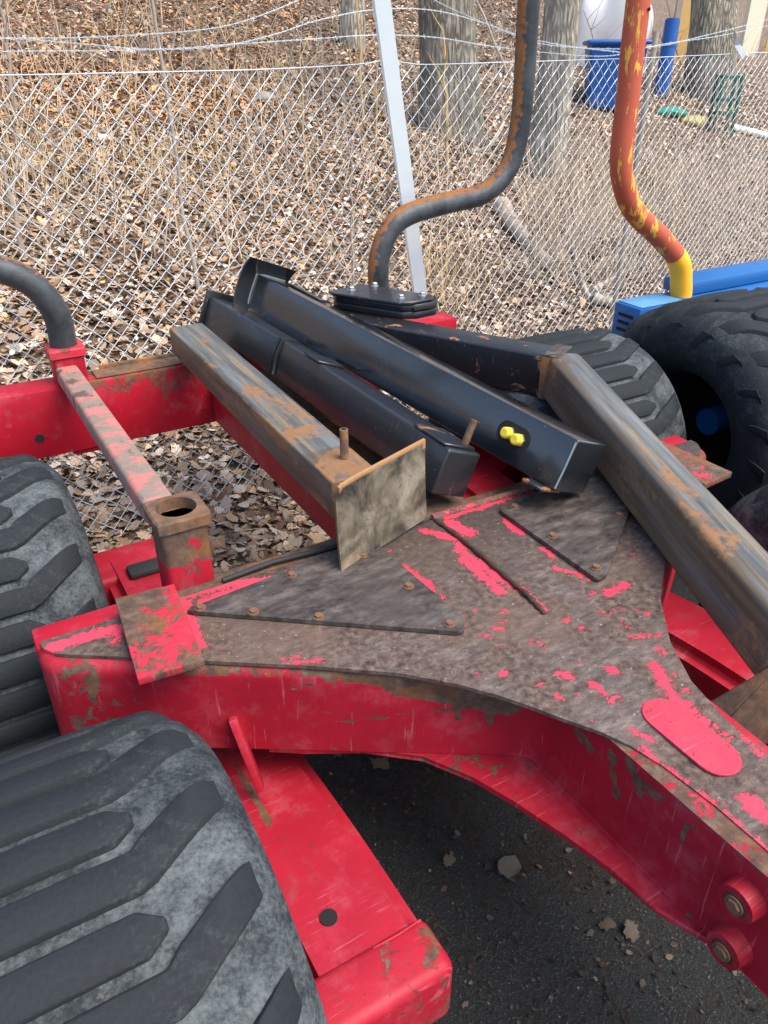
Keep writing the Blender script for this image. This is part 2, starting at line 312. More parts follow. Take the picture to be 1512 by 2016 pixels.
def strokes(lst, plane):
    out = []
    for x0, y0, x1, y1, wpx in lst:
        a, b = plane(x0, y0), plane(x1, y1); out.append((a, b, wpx*((a+b)/2-CAMP).dot(FW)/F))
    return out
# ================================================================== GROUND
xs = np.concatenate([np.linspace(-60, -4, 15), np.linspace(-3.6, 16, 150), np.linspace(17, 80, 22)]); ys = np.concatenate([np.linspace(-40, -2, 10), np.linspace(-1.5, 20, 160), np.linspace(21, 80, 22)])
gv = [(x, y, terr(x, y)) for y in ys for x in xs]; nx = len(xs)
gf = [(j*nx+i, j*nx+i+1, (j+1)*nx+i+1, (j+1)*nx+i) for j in range(len(ys)-1) for i in range(nx-1)]
g = pyd('ground', gv, gf, 'ground'); g['kind'] = 'structure'
setattr_f(g, 'soil', lambda c: min(1, max(0, (c.y-1.95+.25*hash2(c.x*2, c.y))/.5)))
# ================================================================== RED TRAILER
TR = thing('log_trailer', 'red forestry trailer frame with worn rusty deck, big dusty tyres and drawbar', 'trailer', (1, 1.4, 0))
O = Vector((1, 1.4, 0))
def part(bm, name, mat, parent=None, ang=40): return fin(bm, name, mat, parent or TR, ang, O if (parent is None or parent.parent is TR) else None)
wall_l = [(0., 1.385), (.86, .845), (.866, .5), (.868, -.9)]
def mir(p): return (2-p[0], p[1])
# --- frame shell: walls as a dense strip so that the wear has somewhere to live
outline = [(0., 1.47), (0., 1.385), (.86, .845), (.866, .5), (.868, -.9)]
full = outline+[(1.060, -.9), (1.064, .5), (1.10, .80), (2., 1.385), (2., 1.47)]
def densify(poly, step):
    out = []
    for i in range(len(poly)):
        a, b = Vector(poly[i]).to_2d() if False else Vector((poly[i][0], poly[i][1])), Vector((poly[(i+1) % len(poly)][0], poly[(i+1) % len(poly)][1])); n = max(1, int((b-a).length/step)); out += [a+(b-a)*k/n for k in range(n)]
    return out
def rounded(poly, r, seg=4):
    out = []; n = len(poly)
    for i in range(n):
        p0, p, p1 = (Vector(poly[(i+k) % n]) for k in (-1, 0, 1)); a = (p0-p); b = (p1-p); rr = min(r, a.length*.4, b.length*.4); A = p+a.normalized()*rr; B = p+b.normalized()*rr
        for k in range(seg+1): t = k/seg; out.append((A*(1-t)**2+p*2*t*(1-t)+B*t*t))
    return out
ring = densify([tuple(p) for p in rounded([Vector(p) for p in full], .045)], .012)
ZB, ZT = .515, .742
prof = [(0., ZB)]+[(0., ZB+(ZT-.026-ZB)*k/16) for k in range(1, 17)]+[(.026*(1-math.cos(t)), ZT-.026+.026*math.sin(t)) for t in [R(a) for a in (15, 30, 45, 60, 75, 90)]]
nr = len(ring)
norms = []
for i in range(nr):
    d = (ring[(i+1) % nr]-ring[i-1]).normalized(); norms.append(Vector((-d.y, d.x)))
cx = sum((p.x for p in ring))/nr
if sum(norms[i].dot(Vector((1, 1.2))-ring[i]) for i in range(nr)) < 0: norms = [-q for q in norms]
fv = []; ff = []
for k, (ins, z) in enumerate(prof):
    for i in range(nr): q = ring[i]+norms[i]*ins; fv.append(Vector((q.x, q.y, z)))
for k in range(len(prof)-1):
    for i in range(nr): ff.append((k*nr+i, k*nr+(i+1) % nr, (k+1)*nr+(i+1) % nr, (k+1)*nr+i))
for zc in (ZB, ZT):
    b0_ = len(fv); fv += [Vector((x, y, zc)) for x, y in ((.03, 1.44), (.85, .87), (1.10, .87), (1.97, 1.44), (.89, -.87), (1.04, -.87))]
    ff += [(b0_, b0_+1, b0_+2, b0_+3), (b0_+1, b0_+4, b0_+5, b0_+2)]
frm = pyd('front_frame', fv, ff, 'red', TR, 35, O)
wn = Vector((.54, .86, 0)).normalized(); w0 = Vector((0, 1.385, 0))
def onwall(px, py): d = ray(px, py); return CAMP+d*((w0-CAMP).dot(wn)/d.dot(wn))
def onbar(px, py): return onx(px, py, .866)
WS = strokes([(780, 1345, 1000, 1385, 34), (690, 1330, 900, 1345, 24), (900, 1380, 905, 1420, 8), (960, 1390, 965, 1425, 9), (560, 1318, 700, 1335, 12), (600, 1310, 760, 1330, 12), (560, 1360, 650, 1340, 5), (650, 1310, 660, 1360, 5), (420, 1300, 460, 1300, 14), (330, 1300, 440, 1305, 9),
 (130, 1325, 235, 1300, 10), (180, 1330, 190, 1380, 9), (75, 1330, 95, 1420, 9), (640, 1425, 990, 1385, 4), (620, 1400, 800, 1420, 3)], onwall)+strokes([(1140, 1440, 1165, 1470, 16), (1205, 1480, 1215, 1570, 12), (1240, 1500, 1260, 1560, 14), (1270, 1540, 1300, 1580, 13), (1350, 1610, 1345, 1670, 7), (1330, 1540, 1350, 1560, 9), (1420, 1640, 1440, 1670, 8)], onbar)
wf0 = field(WS, .016); wf = lambda p: (lambda q: q if q < 0 else min(1., q+.35))(wf0(p))
def frm_wear(c):
    p = c+O; v = wf(p)
    if p.y < .66:
        if p.z > .70: v = max(v, .12+.32*hash2(p.x*14+2, p.y*13))
    else:
        if p.x < .2: return max(v, .16+.22*hash2(p.x*15, p.y*15))
        if p.z > .722: v = max(v, .42+.25*hash2(p.x*9, p.y*9))
        if p.z > .738: v = max(v, .35)
    if p.z < .53: v = max(v, .16)
    return v
setattr_f(frm, 'wear', frm_wear)
# --- bottom gusset flanges
for sgn in (1, -1):
    pl = [(.38, 1.15), (.447, 1.108), (.56, 1.045), (.662, .962), (.72, .86), (.755, .77), (.79, .66), (.815, .56), (.826, .463), (.86, .38), (.93, .38), (.93, .9), (.45, 1.2)]
    pl = [p if sgn > 0 else (2-p[0]-.075, p[1]) for p in pl]; bm = bmesh.new(); prism(bm, pl if sgn > 0 else pl[::-1], .499, .513, .003, 1); q = part(bm, 'gusset_flange', 'red'); setattr_f(q, 'wear', lambda c: .22+.25*hash2(c.x*12, c.y*12))
# --- deck plate: structured grid with wear painted from the photo's strokes
Lp = [(-.9, .886), (.30, .900), (.46, .898), (.56, .888), (.62, .872), (.67, .848), (.72, .815), (.778, .782), (.84, .742), (.90, .696), (.987, .612), (1.10, .462), (1.244, .250), (1.33, .125), (1.39, .035), (1.425, .012), (1.455, .012)]
Rp = [(-.9, 1.052), (.30, 1.060), (.487, 1.066), (.58, 1.074), (.68, 1.096), (.78, 1.150), (.898, 1.249), (1.008, 1.387), (1.10, 1.525), (1.244, 1.745), (1.33, 1.875), (1.39, 1.965), (1.425, 1.988), (1.455, 1.988)]
def Rx(y):
    for (a, xa), (b, xb) in zip(Rp, Rp[1:]):
        if y <= b: t = (y-a)/(b-a); return xa+(xb-xa)*t
    return Rp[-1][1]
def Lx(y):
    for (a, xa), (b, xb) in zip(Lp, Lp[1:]):
        if y <= b: t = (y-a)/(b-a); return xa+(xb-xa)*t
    return Lp[-1][1]
yr = [-.9, -.6, -.3, -.1]+list(np.arange(0., 1.456, .009)); nu = 150
DS = strokes([(350, 1180, 385, 1270, 22), (360, 1170, 440, 1150, 18), (440, 1150, 560, 1140, 13), (470, 1158, 680, 1098, 12), (400, 1185, 470, 1160, 14),
 (795, 1118, 850, 1158, 13), (855, 1180, 900, 1235, 12), (868, 1172, 880, 1190, 6), (905, 1085, 1035, 1168, 12), (912, 1100, 985, 1165, 12), (885, 1030, 925, 1050, 16), (835, 1045, 905, 1062, 12), (900, 1060, 920, 1095, 10),
 (880, 1018, 990, 985, 9), (990, 985, 1050, 968, 6), (1000, 1022, 1025, 1048, 14), (1070, 1080, 1090, 1095, 9), (1095, 1118, 1160, 1140, 8), (1180, 1135, 1198, 1105, 7), (1195, 1168, 1230, 1150, 12), (1250, 1092, 1255, 1100, 7), (1185, 1206, 1225, 1200, 5), (1045, 1175, 1070, 1200, 9),
 (800, 1130, 815, 1140, 8), (1290, 1310, 1310, 1350, 15), (1305, 1345, 1350, 1395, 13), (1350, 1380, 1400, 1430, 12), (1400, 1420, 1440, 1450, 9), (1200, 1316, 1215, 1325, 12), (1115, 1328, 1120, 1335, 10), (1165, 1345, 1190, 1365, 8), (1195, 1377, 1215, 1373, 8), (1245, 1253, 1300, 1250, 6), (1295, 1275, 1300, 1285, 7), (1270, 1390, 1300, 1380, 9), (1245, 1440, 1290, 1455, 10), (1265, 1470, 1330, 1520, 11), (1320, 1510, 1420, 1590, 10), (1460, 1440, 1512, 1490, 10), (1475, 1575, 1505, 1600, 26), (1400, 1580, 1512, 1670, 14), (1440, 1630, 1512, 1690, 13),
 (100, 1275, 225, 1238, 18), (225, 1262, 240, 1235, 12), (865, 1240, 890, 1236, 6), (975, 1236, 985, 1238, 8), (1063, 1268, 1070, 1270, 6), (560, 1300, 640, 1306, 4)], lambda x, y: onz(x, y, .751))
crr = random.Random(21)
for _ in range(60):
    x_, y_ = crr.choice([(1150, 1350), (1300, 1330), (1200, 1220), (950, 1240), (1420, 1560), (1250, 1440), (600, 1290), (900, 1090)]); x_ += crr.gauss(0, 55); y_ += crr.gauss(0, 35); a_ = onz(x_, y_, .751); DS.append((a_, a_+Vector((crr.uniform(-.012, .012), crr.uniform(-.006, .006), 0)), crr.uniform(.002, .007)))
df = field(DS, .020); dv = []; dfc = []; row = nu+1
for y in yr:
    l = Lx(y)
    for i in range(row): dv.append((l+(Rx(y)-l)*i/nu, y, .751-.0055*max(0, min(1, (.70-y)/.12))))
for j in range(len(yr)-1):
    for i in range(nu): dfc.append((j*row+i, j*row+i+1, (j+1)*row+i+1, (j+1)*row+i))
n0 = len(dv); bnd = [j*row for j in range(len(yr))]+[(len(yr)-1)*row+i for i in range(1, row)]+[j*row+nu for j in range(len(yr)-2, -1, -1)]+[i for i in range(nu-1, 0, -1)]
for b in bnd: p = dv[b]; dv.append((p[0], p[1], .7425))
nb = len(bnd)
for i in range(nb): dfc.append((bnd[i], bnd[(i+1) % nb], n0+(i+1) % nb, n0+i))
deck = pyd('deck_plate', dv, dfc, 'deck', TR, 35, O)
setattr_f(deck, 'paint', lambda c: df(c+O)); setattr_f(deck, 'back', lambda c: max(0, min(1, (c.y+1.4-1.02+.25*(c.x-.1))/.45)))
# ridge weld seam along the middle of the deck
v, f = tube(spline([(1., 1.452, .753), (1.003, 1.3, .757), (.998, 1.15, .756), (.992, 1.05, .757), (.985, .985, .753)], 8), [.004]+[.0065+.002*math.sin(i*2.1) for i in range(31)]+[.004], 8); pyd('weld_seam', v, f, 'rustd', TR, 60, O)
v, f = tube([(1.0, 1.456, .752), (1.20, 1.452, .754), (1.5, 1.45, .752)], .011, 6); pyd('deck_rear_lip', v, f, 'deck', TR, 60, O)
v, f = tube([(.42, 1.47, .748), (.55, 1.474, .754), (.70, 1.468, .748), (.99, 1.462, .746)], .007, 8); pyd('rubber_strip', v, f, 'rubberpad', TR, 60, O)
# raised pill on the drawbar
bm = bmesh.new(); pill = [(.98+.042*math.cos(a), .64+.042*math.sin(a)) for a in np.linspace(0, math.pi, 13)]+[(.98+.042*math.cos(a), .525+.042*math.sin(a)) for a in np.linspace(math.pi, 2*math.pi, 13)]
prism(bm, pill, .748, .7528, .0008, 1); q = part(bm, 'oval_pad', 'pill')
# cover plates with bolts
def cover(poly, bolts):
    bm = bmesh.new(); rp = rounded([Vector(p) for p in poly], .018); prism(bm, [tuple(p) for p in rp], .7535, .764, .0018, 1); o = part(bm, 'cover_plate', 'cover')
    for x, y in bolts: hexbolt(o, Vector((x, y, .764))-O, r=.0095, h=.009)
    # dark gap below the cover
    return o
cover([(.300, 1.385), (.79, 1.012), (.815, 1.06), (.80, 1.41), (.56, 1.41)], [(.335, 1.372), (.43, 1.30), (.545, 1.213), (.775, 1.05), (.772, 1.21), (.56, 1.385), (.742, 1.375)])
cover([(1.168, 1.39), (1.166, 1.012), (1.20, 1.018), (1.68, 1.36), (1.44, 1.41), (1.22, 1.41)], [(1.195, 1.05), (1.20, 1.21), (1.21, 1.375), (1.42, 1.20), (1.42, 1.385), (1.62, 1.35)])
# --- tab plates welded over the beam ends
for sgn in (1, -1):
    bm = bmesh.new(); bbox(bm, (-.064, -.136, -.009), (.064, .136, .009), .0022, 2); bmesh.ops.transform(bm, matrix=Matrix.Translation((.228 if sgn > 0 else 1.772, 1.318, .783)) @ Matrix.Rotation(R(-5*sgn), 4, 'Z') @ Matrix.Rotation(R(1.5), 4, 'X'), verts=bm.verts)
    bmesh.ops.subdivide_edges(bm, edges=bm.edges, cuts=3); q = part(bm, 'stop_plate', 'red_worn'); setattr_f(q, 'wear', lambda c: .10+.35*hash2(c.x*16+3, c.y*11))
    bm = bmesh.new(); bbox(bm, (.19 if sgn > 0 else 1.79-.07, 1.22, .741), (.28 if sgn > 0 else 1.81, 1.43, .783), .003, 1); part(bm, 'stop_block', 'red_worn')
# --- stake sockets
def socket(x, y, z0, z1, matp, wear, hole=True):
    hw = .054; bm = bmesh.new(); bbox(bm, (x-hw, y-hw, z0), (x+hw, y+hw, z1), .014, 3)
    bmesh.ops.subdivide_edges(bm, edges=[e for e in bm.edges if abs(e.verts[0].co.z-e.verts[1].co.z) > .1], cuts=16); bmesh.ops.subdivide_edges(bm, edges=[e for e in bm.edges if max(abs(e.verts[0].co.x-e.verts[1].co.x), abs(e.verts[0].co.y-e.verts[1].co.y)) > .05], cuts=8)
    o = part(bm, 'stake_socket', matp); setattr_f(o, 'wear', wear)
    # flange with a round hole
    v = []; f = []; n = 40; s = .0635; zt = z1+.029; zb = z1
    for lvl, rfun in ((zb, 'o'), (zt-.005, 'o'), (zt, 'o2'), (zt, 'i'), (zb-.13, 'i')):
        for i in range(n):
            a = 2*math.pi*i/n+math.pi/4; c_, s_ = math.cos(a), math.sin(a)
            if rfun[0] == 'o': e = .16; k = 1/((abs(c_)**(2/e)+abs(s_)**(2/e))**(e/2)); rr = k*(s if rfun == 'o' else s-.005)
            else: rr = .0455
            v.append((x+c_*rr, y+s_*rr, lvl))
    for l in range(4):
        for i in range(n): f.append((l*n+i, l*n+(i+1) % n, (l+1)*n+(i+1) % n, (l+1)*n+i))
    f.append(tuple(4*n+i for i in range(n))); f.append(tuple(range(n))[::-1])
    fl = pyd('flange', v, f, 'rust' if y < 2 else 'red_worn', o, 35, O); 
    if y > 2: setattr_f(fl, 'wear', lambda c: -.1)
    return o
socket(.357, 1.545, .50, .90, 'red', lambda c: (.95 if c.z > .80 else (.25 if c.z > .77 else -.3))+(-.75*max(0, 1-abs(c.x+.62)/.04)*max(0, 1-abs(c.z-.86)/.045) if c.y < .1 else .1)+.3*hash2(c.x*40, c.z*30), True)
for x in (.36, 1.64): socket(x, 2.865, .53, .905, 'red_far', lambda c: -.2)
# --- long rusted rail tube between the sockets
s_, a_, u_ = frame(0, 0, 0); A = Vector((.332, 1.60, .898)); B = Vector((.345, 2.81, .845)); d = B-A; L = d.length
bm = bmesh.new(); bbox(bm, (-.037, 0, -.032), (.037, L, .032), .012, 3); bmesh.ops.subdivide_edges(bm, edges=[e for e in bm.edges if abs(e.verts[0].co.y-e.verts[1].co.y) > .5], cuts=40)
yv = math.degrees(math.atan2(d.x, d.y)); pv = math.degrees(math.asin(d.z/L)); bmesh.ops.transform(bm, matrix=mat_of(A, *frame(yv, pv, 0)), verts=bm.verts)
def rail_mat():
    t = NT('dirty_pink_rail'); a = t.noise(48, 8, .72); b = t.noise(9, 6, .66, t.co((1, 1.6, 1)), .4)
    c = t.mix(a, (.16, .11, .085), (.34, .27, .225)); m = t.step(t.math('ADD', b, t.math('MULTIPLY', a, .25)), .60, .68); c = t.mix(t.math('MULTIPLY', m, .85), c, (.52, .17, .15)); m2 = t.step(t.noise(11, 6, .7), .58, .66); c = t.mix(m2, c, (.11, .075, .055)); t.bump(a, .6, .004); return t.out(c, .85)
M['rail'] = rail_mat(); part(bm, 'side_rail', 'rail')
# --- rear bunk, centre beam
bm = bmesh.new(); bbox(bm, (-.02, 2.80, .552), (2.02, 2.93, .806), .008, 2); bmesh.ops.subdivide_edges(bm, edges=[e for e in bm.edges if abs(e.verts[0].co.x-e.verts[1].co.x) > .5], cuts=60)
q = part(bm, 'rear_bunk', 'red_far'); setattr_f(q, 'wear', lambda c: (.5 if (c.z > .795 and -.6 < c.x < .6) else -.1)+.2*hash2(c.x*8, c.z*9))
bm = bmesh.new(); bbox(bm, (.44, 2.815, .8075), (1.56, 2.90, .813), .002, 1); part(bm, 'bunk_wear_strip', 'rust')
bm = bmesh.new(); bbox(bm, (.47, 2.902, .80), (1.50, 2.914, .826), .002, 1); part(bm, 'bunk_edge_bar', 'rust_o')
bm = bmesh.new(); cyl(bm, (.205, 2.7985, .632), (.205, 2.90, .632), .0165, 24); part(bm, 'bunk_hole', 'dark')
bm = bmesh.new(); bbox(bm, (.85, 1.44, .558), (1.15, 2.80, .742), .01, 2); bmesh.ops.subdivide_edges(bm, edges=[e for e in bm.edges if abs(e.verts[0].co.y-e.verts[1].co.y) > .5], cuts=50)
q = part(bm, 'centre_beam', 'red_far'); setattr_f(q, 'wear', lambda c: .85 if c.z > .737 else -.05+.3*hash2(c.y*7, c.z*9))  # rust on top also paints the shade of the pocket between the beams
bm = bmesh.new(); bbox(bm, (.0, 1.44, .51), (2.0, 1.52, .741), .008, 2); bmesh.ops.subdivide_edges(bm, edges=[e for e in bm.edges if abs(e.verts[0].co.x-e.verts[1].co.x) > .5], cuts=30); q = part(bm, 'cross_beam', 'red_far'); setattr_f(q, 'wear', lambda c: (.8 if abs(c.x) < .72 else .12) if c.z > .735 else 0.)  # top between the beams: rust plus painted pocket shade
# --- walking beams with the end blocks and stub axles
for sgn in (1, -1):
    X = lambda x: x if sgn > 0 else 2-x
    bm = bmesh.new(); g_ = bmesh.ops.create_cube(bm, size=1.)
    for vv in g_['verts']:
        rear = vv.co.y > 0; top = vv.co.z > 0; right = vv.co.x > 0
        vv.co = Vector(((.488 if right else .245), (2.22 if rear else .64), ((.43 if top else .24) if rear else (.445 if top else .25))))
    bmesh.ops.bevel(bm, geom=list(bm.edges), offset=.032, segments=5, affect='EDGES'); bmesh.ops.subdivide_edges(bm, edges=[e for e in bm.edges if abs(e.verts[0].co.y-e.verts[1].co.y) > .5], cuts=60); bmesh.ops.subdivide_edges(bm, edges=[e for e in bm.edges if abs(e.verts[0].co.x-e.verts[1].co.x) > .1], cuts=20)
    for vv in bm.verts:
        vv.co.z -= .055*math.exp(-((vv.co.y-1.4)/.35)**2); vv.co.x = X(vv.co.x)
    q = part(bm, 'walking_beam', 'red')
    ws = field(strokes([(455, 1480, 480, 1530, 7), (480, 1530, 535, 1635, 10), (625, 1550, 632, 1565, 5), (640, 1570, 655, 1595, 5), (690, 1735, 700, 1745, 5)], lambda x, y: onz(x, y, .41)))
    setattr_f(q, 'wear', (lambda c: max(-.5, ws(Vector((c.x+1, c.y+1.4, .41)))*1.1)) if sgn > 0 else (lambda c: .15 if c.z > .35 and abs(c.x-.5) < .03 else -.5))
    for nm, y0, y1 in (('front', .588, .70), ('rear', 2.10, 2.29)):
        bm = bmesh.new(); bbox(bm, (.14, y0, .29), (.492, y1, .452 if nm == 'front' else .425), .022, 4)
        for vv in bm.verts: vv.co.x = X(vv.co.x)
        q = part(bm, 'axle_block', 'red'); setattr_f(q, 'wear', lambda c: .30 if (c.z < .40 or -.53 < c.x < -.51) else .02)
    if sgn > 0:
        bm = bmesh.new(); hp = onz(647, 1807, .442); cyl(bm, hp+Vector((0, 0, -.03)), hp+Vector((0, 0, .0030)), .0165, 24); part(bm, 'beam_hole', 'dark')
        bm = bmesh.new(); bbox(bm, (.305, 2.05, .43), (.42, 2.115, .452), .008, 2); part(bm, 'rubber_stop', 'rubberpad')
        v, f = tube([onz(735, 1868, .448), onz(785, 1840, .449), onz(828, 1812, .447)], .003, 6); pyd('weld_line', v, f, 'red', TR, 60, O)
# --- small welded fin on the front wall
fa, fb = Vector((.325, 1.195, .605)), onz(512, 1545, .445); fd = (fb-fa).normalized(); fsx = Vector((.955, -.296, 0)); fsx = (fsx-fd*fsx.dot(fd)).normalized(); fu = fsx.cross(fd)
bm = bmesh.new(); bbox(bm, (-.009, 0, -.035), (.009, (fb-fa).length, .006), .003, 2); bmesh.ops.transform(bm, matrix=mat_of(fa, fsx, fd, fu), verts=bm.verts)
q = part(bm, 'welded_lug', 'red'); setattr_f(q, 'wear', lambda c: .25 if c.z < .46 else -.1)
# --- bushes on the drawbar
for y, z in ((.352, .668), (.345, .553)):
    bm = bmesh.new(); cyl(bm, (.872, y, z), (.838, y, z), .036, 24, .031); o = part(bm, 'bush', 'red'); setattr_f(o, 'wear', lambda c: .12)
    bm = bmesh.new(); cyl(bm, Vector((.8385, y, z))-O, Vector((.8365, y, z))-O, .020, 20); fin(bm, 'washer', 'rustd', o)
    hexbolt(o, Vector((.836, y, z))-O, (-1, 0, 0), .012, .006)
# ------------------------------------------------------------------ tyres
def tyre_mesh(name, s=1.):
    P = [(.195, .205), (.238, .225), (.268, .285), (.279, .335), (.272, .372), (.252, .402), (.226, .421), (.195, .4305), (.12, .4345), (.0, .436)]
    P = [(-a, b) for a, b in P]+[(a, b) for a, b in P[::-1][1:]]; n = 112; v = []; f = []
    for i in range(n):
        t = 2*math.pi*i/n
        for a, b in P: v.append((a*s, b*s*math.sin(t), b*s*math.cos(t)))
    k = len(P)
    for i in range(n):
        for j in range(k-1): f.append((i*k+j, i*k+j+1, ((i+1) % n)*k+j+1, ((i+1) % n)*k+j))
    me = bpy.data.meshes.new(name); me.from_pydata(v, [], f); me.update(); smooth(me, 50); return me
def rtop(x):
    x = abs(x); return .4515-.006*(x/.2)**2-(max(0, x-.20)*.55)-(max(0, x-.235)*1.2)
def lug_mesh(name, mirror, s=1., side=False):
    # centre line: pointed short end -> straight bar -> kink -> shoulder
    st = []      # (x, theta_centre, halfwidth)
    for x in np.linspace(-.125, .11, 9): st.append((x, 0., 3.6 if x > -.11 else 1.0))
    for i, x in enumerate(np.linspace(.13, .262, 8)): st.append((x, (x-.11)/.105*8.8, 4.3-.5*i/7))
    if side: st += [(.276, 16., 2.4), (.2835, 19., 2.1), (.285, 21., 1.6)]
    rs = {.276: .392, .2835: .362, .285: .335}
    v = []; f = []
    for x, th, hw in st:
        for sg, top in ((-1, 0), (-1, 1), (1, 1), (1, 0)):
            r = rs.get(x, rtop(x)) if top else max(.30, rs.get(x, rtop(x))-.034); w_ = hw*(1. if top else 1.14); off = 1.6 if x > .11 else 0.
            t = R(th+sg*w_); xx = x if (top or x < .27) else x-.02
            v.append(((-xx if mirror else xx)*s, r*s*math.sin(t), r*s*math.cos(t)))
    n = len(st)
    for i in range(n-1):
        for j in range(3): f.append((i*4+j, i*4+j+1, (i+1)*4+j+1, (i+1)*4+j))
    f.append((0, 1, 2, 3)); f.append(tuple((n-1)*4+j for j in (3, 2, 1, 0)))
    me = bpy.data.meshes.new(name); me.from_pydata(v, [], f); me.update()
    bm = bmesh.new(); bm.from_mesh(me); bmesh.ops.recalc_face_normals(bm, faces=bm.faces)
    bmesh.ops.bevel(bm, geom=[e for e in bm.edges if e.calc_face_angle(0) > R(35)], offset=.003, segments=1, affect='EDGES'); bm.to_mesh(me); bm.free(); smooth(me, 45); return me
def rim_mesh(s=1.):
    bm = bmesh.new(); P = [(-.19, .208), (-.185, .20), (-.12, .195), (.0, .185), (.06, .18), (.062, .08), (.062, .0)]; n = 40; vv = []
    for i in range(n):
        t = 2*math.pi*i/n; vv.append([bm.verts.new((a*s, b*s*math.sin(t), b*s*math.cos(t))) for a, b in P[:-1]])
    for i in range(n):
        for j in range(len(P)-2): bm.faces.new((vv[i][j], vv[i][j+1], vv[(i+1) % n][j+1], vv[(i+1) % n][j]))
    bm.faces.new([vv[i][-1] for i in range(n)]); me = bpy.data.meshes.new('wheel_rim'); bmesh.ops.recalc_face_normals(bm, faces=bm.faces); bm.to_mesh(me); bm.free(); smooth(me); return me
TM = tyre_mesh('tyre'); TM.materials.append(M['carcass']); LA = lug_mesh('tread_lug', False); LB = lug_mesh('tread_lug_b', True); LA.materials.append(M['lug']); LB.materials.append(M['lug']); RM = rim_mesh(); RM.materials.append(M['red_far'])
def wheel(parent, loc, phase, tm=TM, la=LA, lb=LB, rm=RM, n=36, flip=False):
    t = link('tyre', tm, None, parent); t.location = Vector(loc)-parent.location; t.rotation_euler = (R(-phase), 0, 0)
    for k in range(n):
        o = link('tread_lug', la if k % 2 == 0 else lb, None, t); o.rotation_euler = (R(-k*360/n), 0, 0)
    r = link('wheel_rim', rm, None, t); r.scale = (-1 if flip else 1, 1, 1)
    return t
wl = wheel(TR, (-.078, .815, .45), -13.3); wl.scale = (1.07, 1, 1); wheel(TR, (-.09, 2.0, .45), -11); wheel(TR, (2.09, .80, .45), 3); wr = wheel(TR, (2.005, 2.1, .45), -1.5); wr.scale = (1.28, 1, 1)
# ================================================================== BLUE TRAILER
BT = thing('blue_trailer', 'blue trailer parked at right with one big dark tyre and slotted bunk end', 'trailer', (3.3, 1.9, 0)); OB = Vector((3.3, 1.9, 0))
TM2 = tyre_mesh('tyre_big', 1.13); TM2.materials.append(M['bcarc']); LA2 = lug_mesh('big_lug', False, 1.13, True); LB2 = lug_mesh('big_lug_b', True, 1.13, True); LA2.materials.append(M['blug']); LB2.materials.append(M['blug']); RM2 = rim_mesh(1.13); RM2.materials.append(M['dark'])
bt = wheel(BT, (2.73, 1.87, .51), 4, TM2, LA2, LB2, RM2, 36)
bt['label'] = 'dark tyre with glossy sidewall on the blue trailer'
bm = bmesh.new(); cyl(bm, (-.085, 0, 0), (.06, 0, 0), .055, 24, .06); fin(bm, 'wheel_hub', 'blue', bt)
def bpart(bm, name, mat): return fin(bm, name, mat, BT, 40, OB)
bm = bmesh.new(); bbox(bm, (2.74, 2.40, .62), (4.9, 2.56, .838), .012, 2); bpart(bm, 'blue_bunk', 'blue')
bm = bmesh.new(); bbox(bm, (2.755, 2.405, .8385), (3.02, 2.555, .842), .001, 1); bpart(bm, 'bunk_top', 'bluelight')  # paler blue sheet on top of the left end
bm = bmesh.new(); bbox(bm, (3.09, 2.44, .84), (4.9, 2.60, .905), .012, 2); bpart(bm, 'bunk_rail', 'blue')
for k in range(3):
    bm = bmesh.new(); bbox(bm, (2.7375, 2.435, .782-k*.034), (2.78, 2.525, .797-k*.034), .001, 1); bpart(bm, 'bunk_slot', 'dark')
bm = bmesh.new(); bbox(bm, (3.3, .3, .55), (3.5, 2.39, .75), .015, 2); bpart(bm, 'blue_chassis', 'blue')
# ================================================================== LOOSE STEEL ON THE DECK
def boxpart(parent, Mx, mn, mx, name, mat, bev=.008, cuts=0, seg=3, wear=None):
    bm = bmesh.new(); bbox(bm, mn, mx, bev, seg)
    if cuts: bmesh.ops.subdivide_edges(bm, edges=[e for e in bm.edges if abs(e.verts[0].co.y-e.verts[1].co.y) > .3], cuts=cuts)
    o = fin(bm, name, mat, parent)
    if wear: setattr_f(o, 'wear', wear)
    return o
def place(root, P, yaw, pitch, roll): root.matrix_world = mat_of(P, *frame(yaw, pitch, roll)); return root
# beam 1: bare steel box with a flared end plate
b1 = thing('steel_beam', 'bare rusty steel box beam with mottled end plate and upright pin', 'beam'); place(b1, (.756, 1.44, .855), 1.2, .2, 0)
def w1(c): return .06 if c.x < -.06 else (.24 if c.y < .15 else (-.01 if c.y < .30 else (-.10 if c.y < .8 else 0.)))
boxpart(b1, None, (-.0635, -.013, 0), (.0635, 1.36, .10), 'box_section', 'steel', .007, 40, 3, w1)
# end plate: gently curved sheet with thickness
pv_ = []; pf = []; NU, NV = 14, 14
for th in (0, .010):
    for j in range(NV+1):
        for i in range(NU+1):
            u = i/NU; v_ = j/NV; x = -.085+.305*u-.012*(1-v_)*(1-2*u)*0; z = -.098+.218*v_; y = -.075+.105*u*1.0-.02*((1-v_)**2)-.012*max(0, .25-u)*4*.5
            if v_ > .9 and u < .06: x += .010
            pv_.append((x, y+th, z+.008*u))
K = (NU+1)*(NV+1)
for j in range(NV):
    for i in range(NU):
        a = j*(NU+1)+i; pf += [(a, a+1, a+NU+2, a+NU+1), (K+a+NU+1, K+a+NU+2, K+a+1, K+a)]
rimi = [i for i in range(NU+1)]+[j*(NU+1)+NU for j in range(1, NV+1)]+[NV*(NU+1)+i for i in range(NU-1, -1, -1)]+[j*(NU+1) for j in range(NV-1, 0, -1)]
for i in range(len(rimi)): a, b = rimi[i], rimi[(i+1) % len(rimi)]; pf.append((a, b, K+b, K+a))
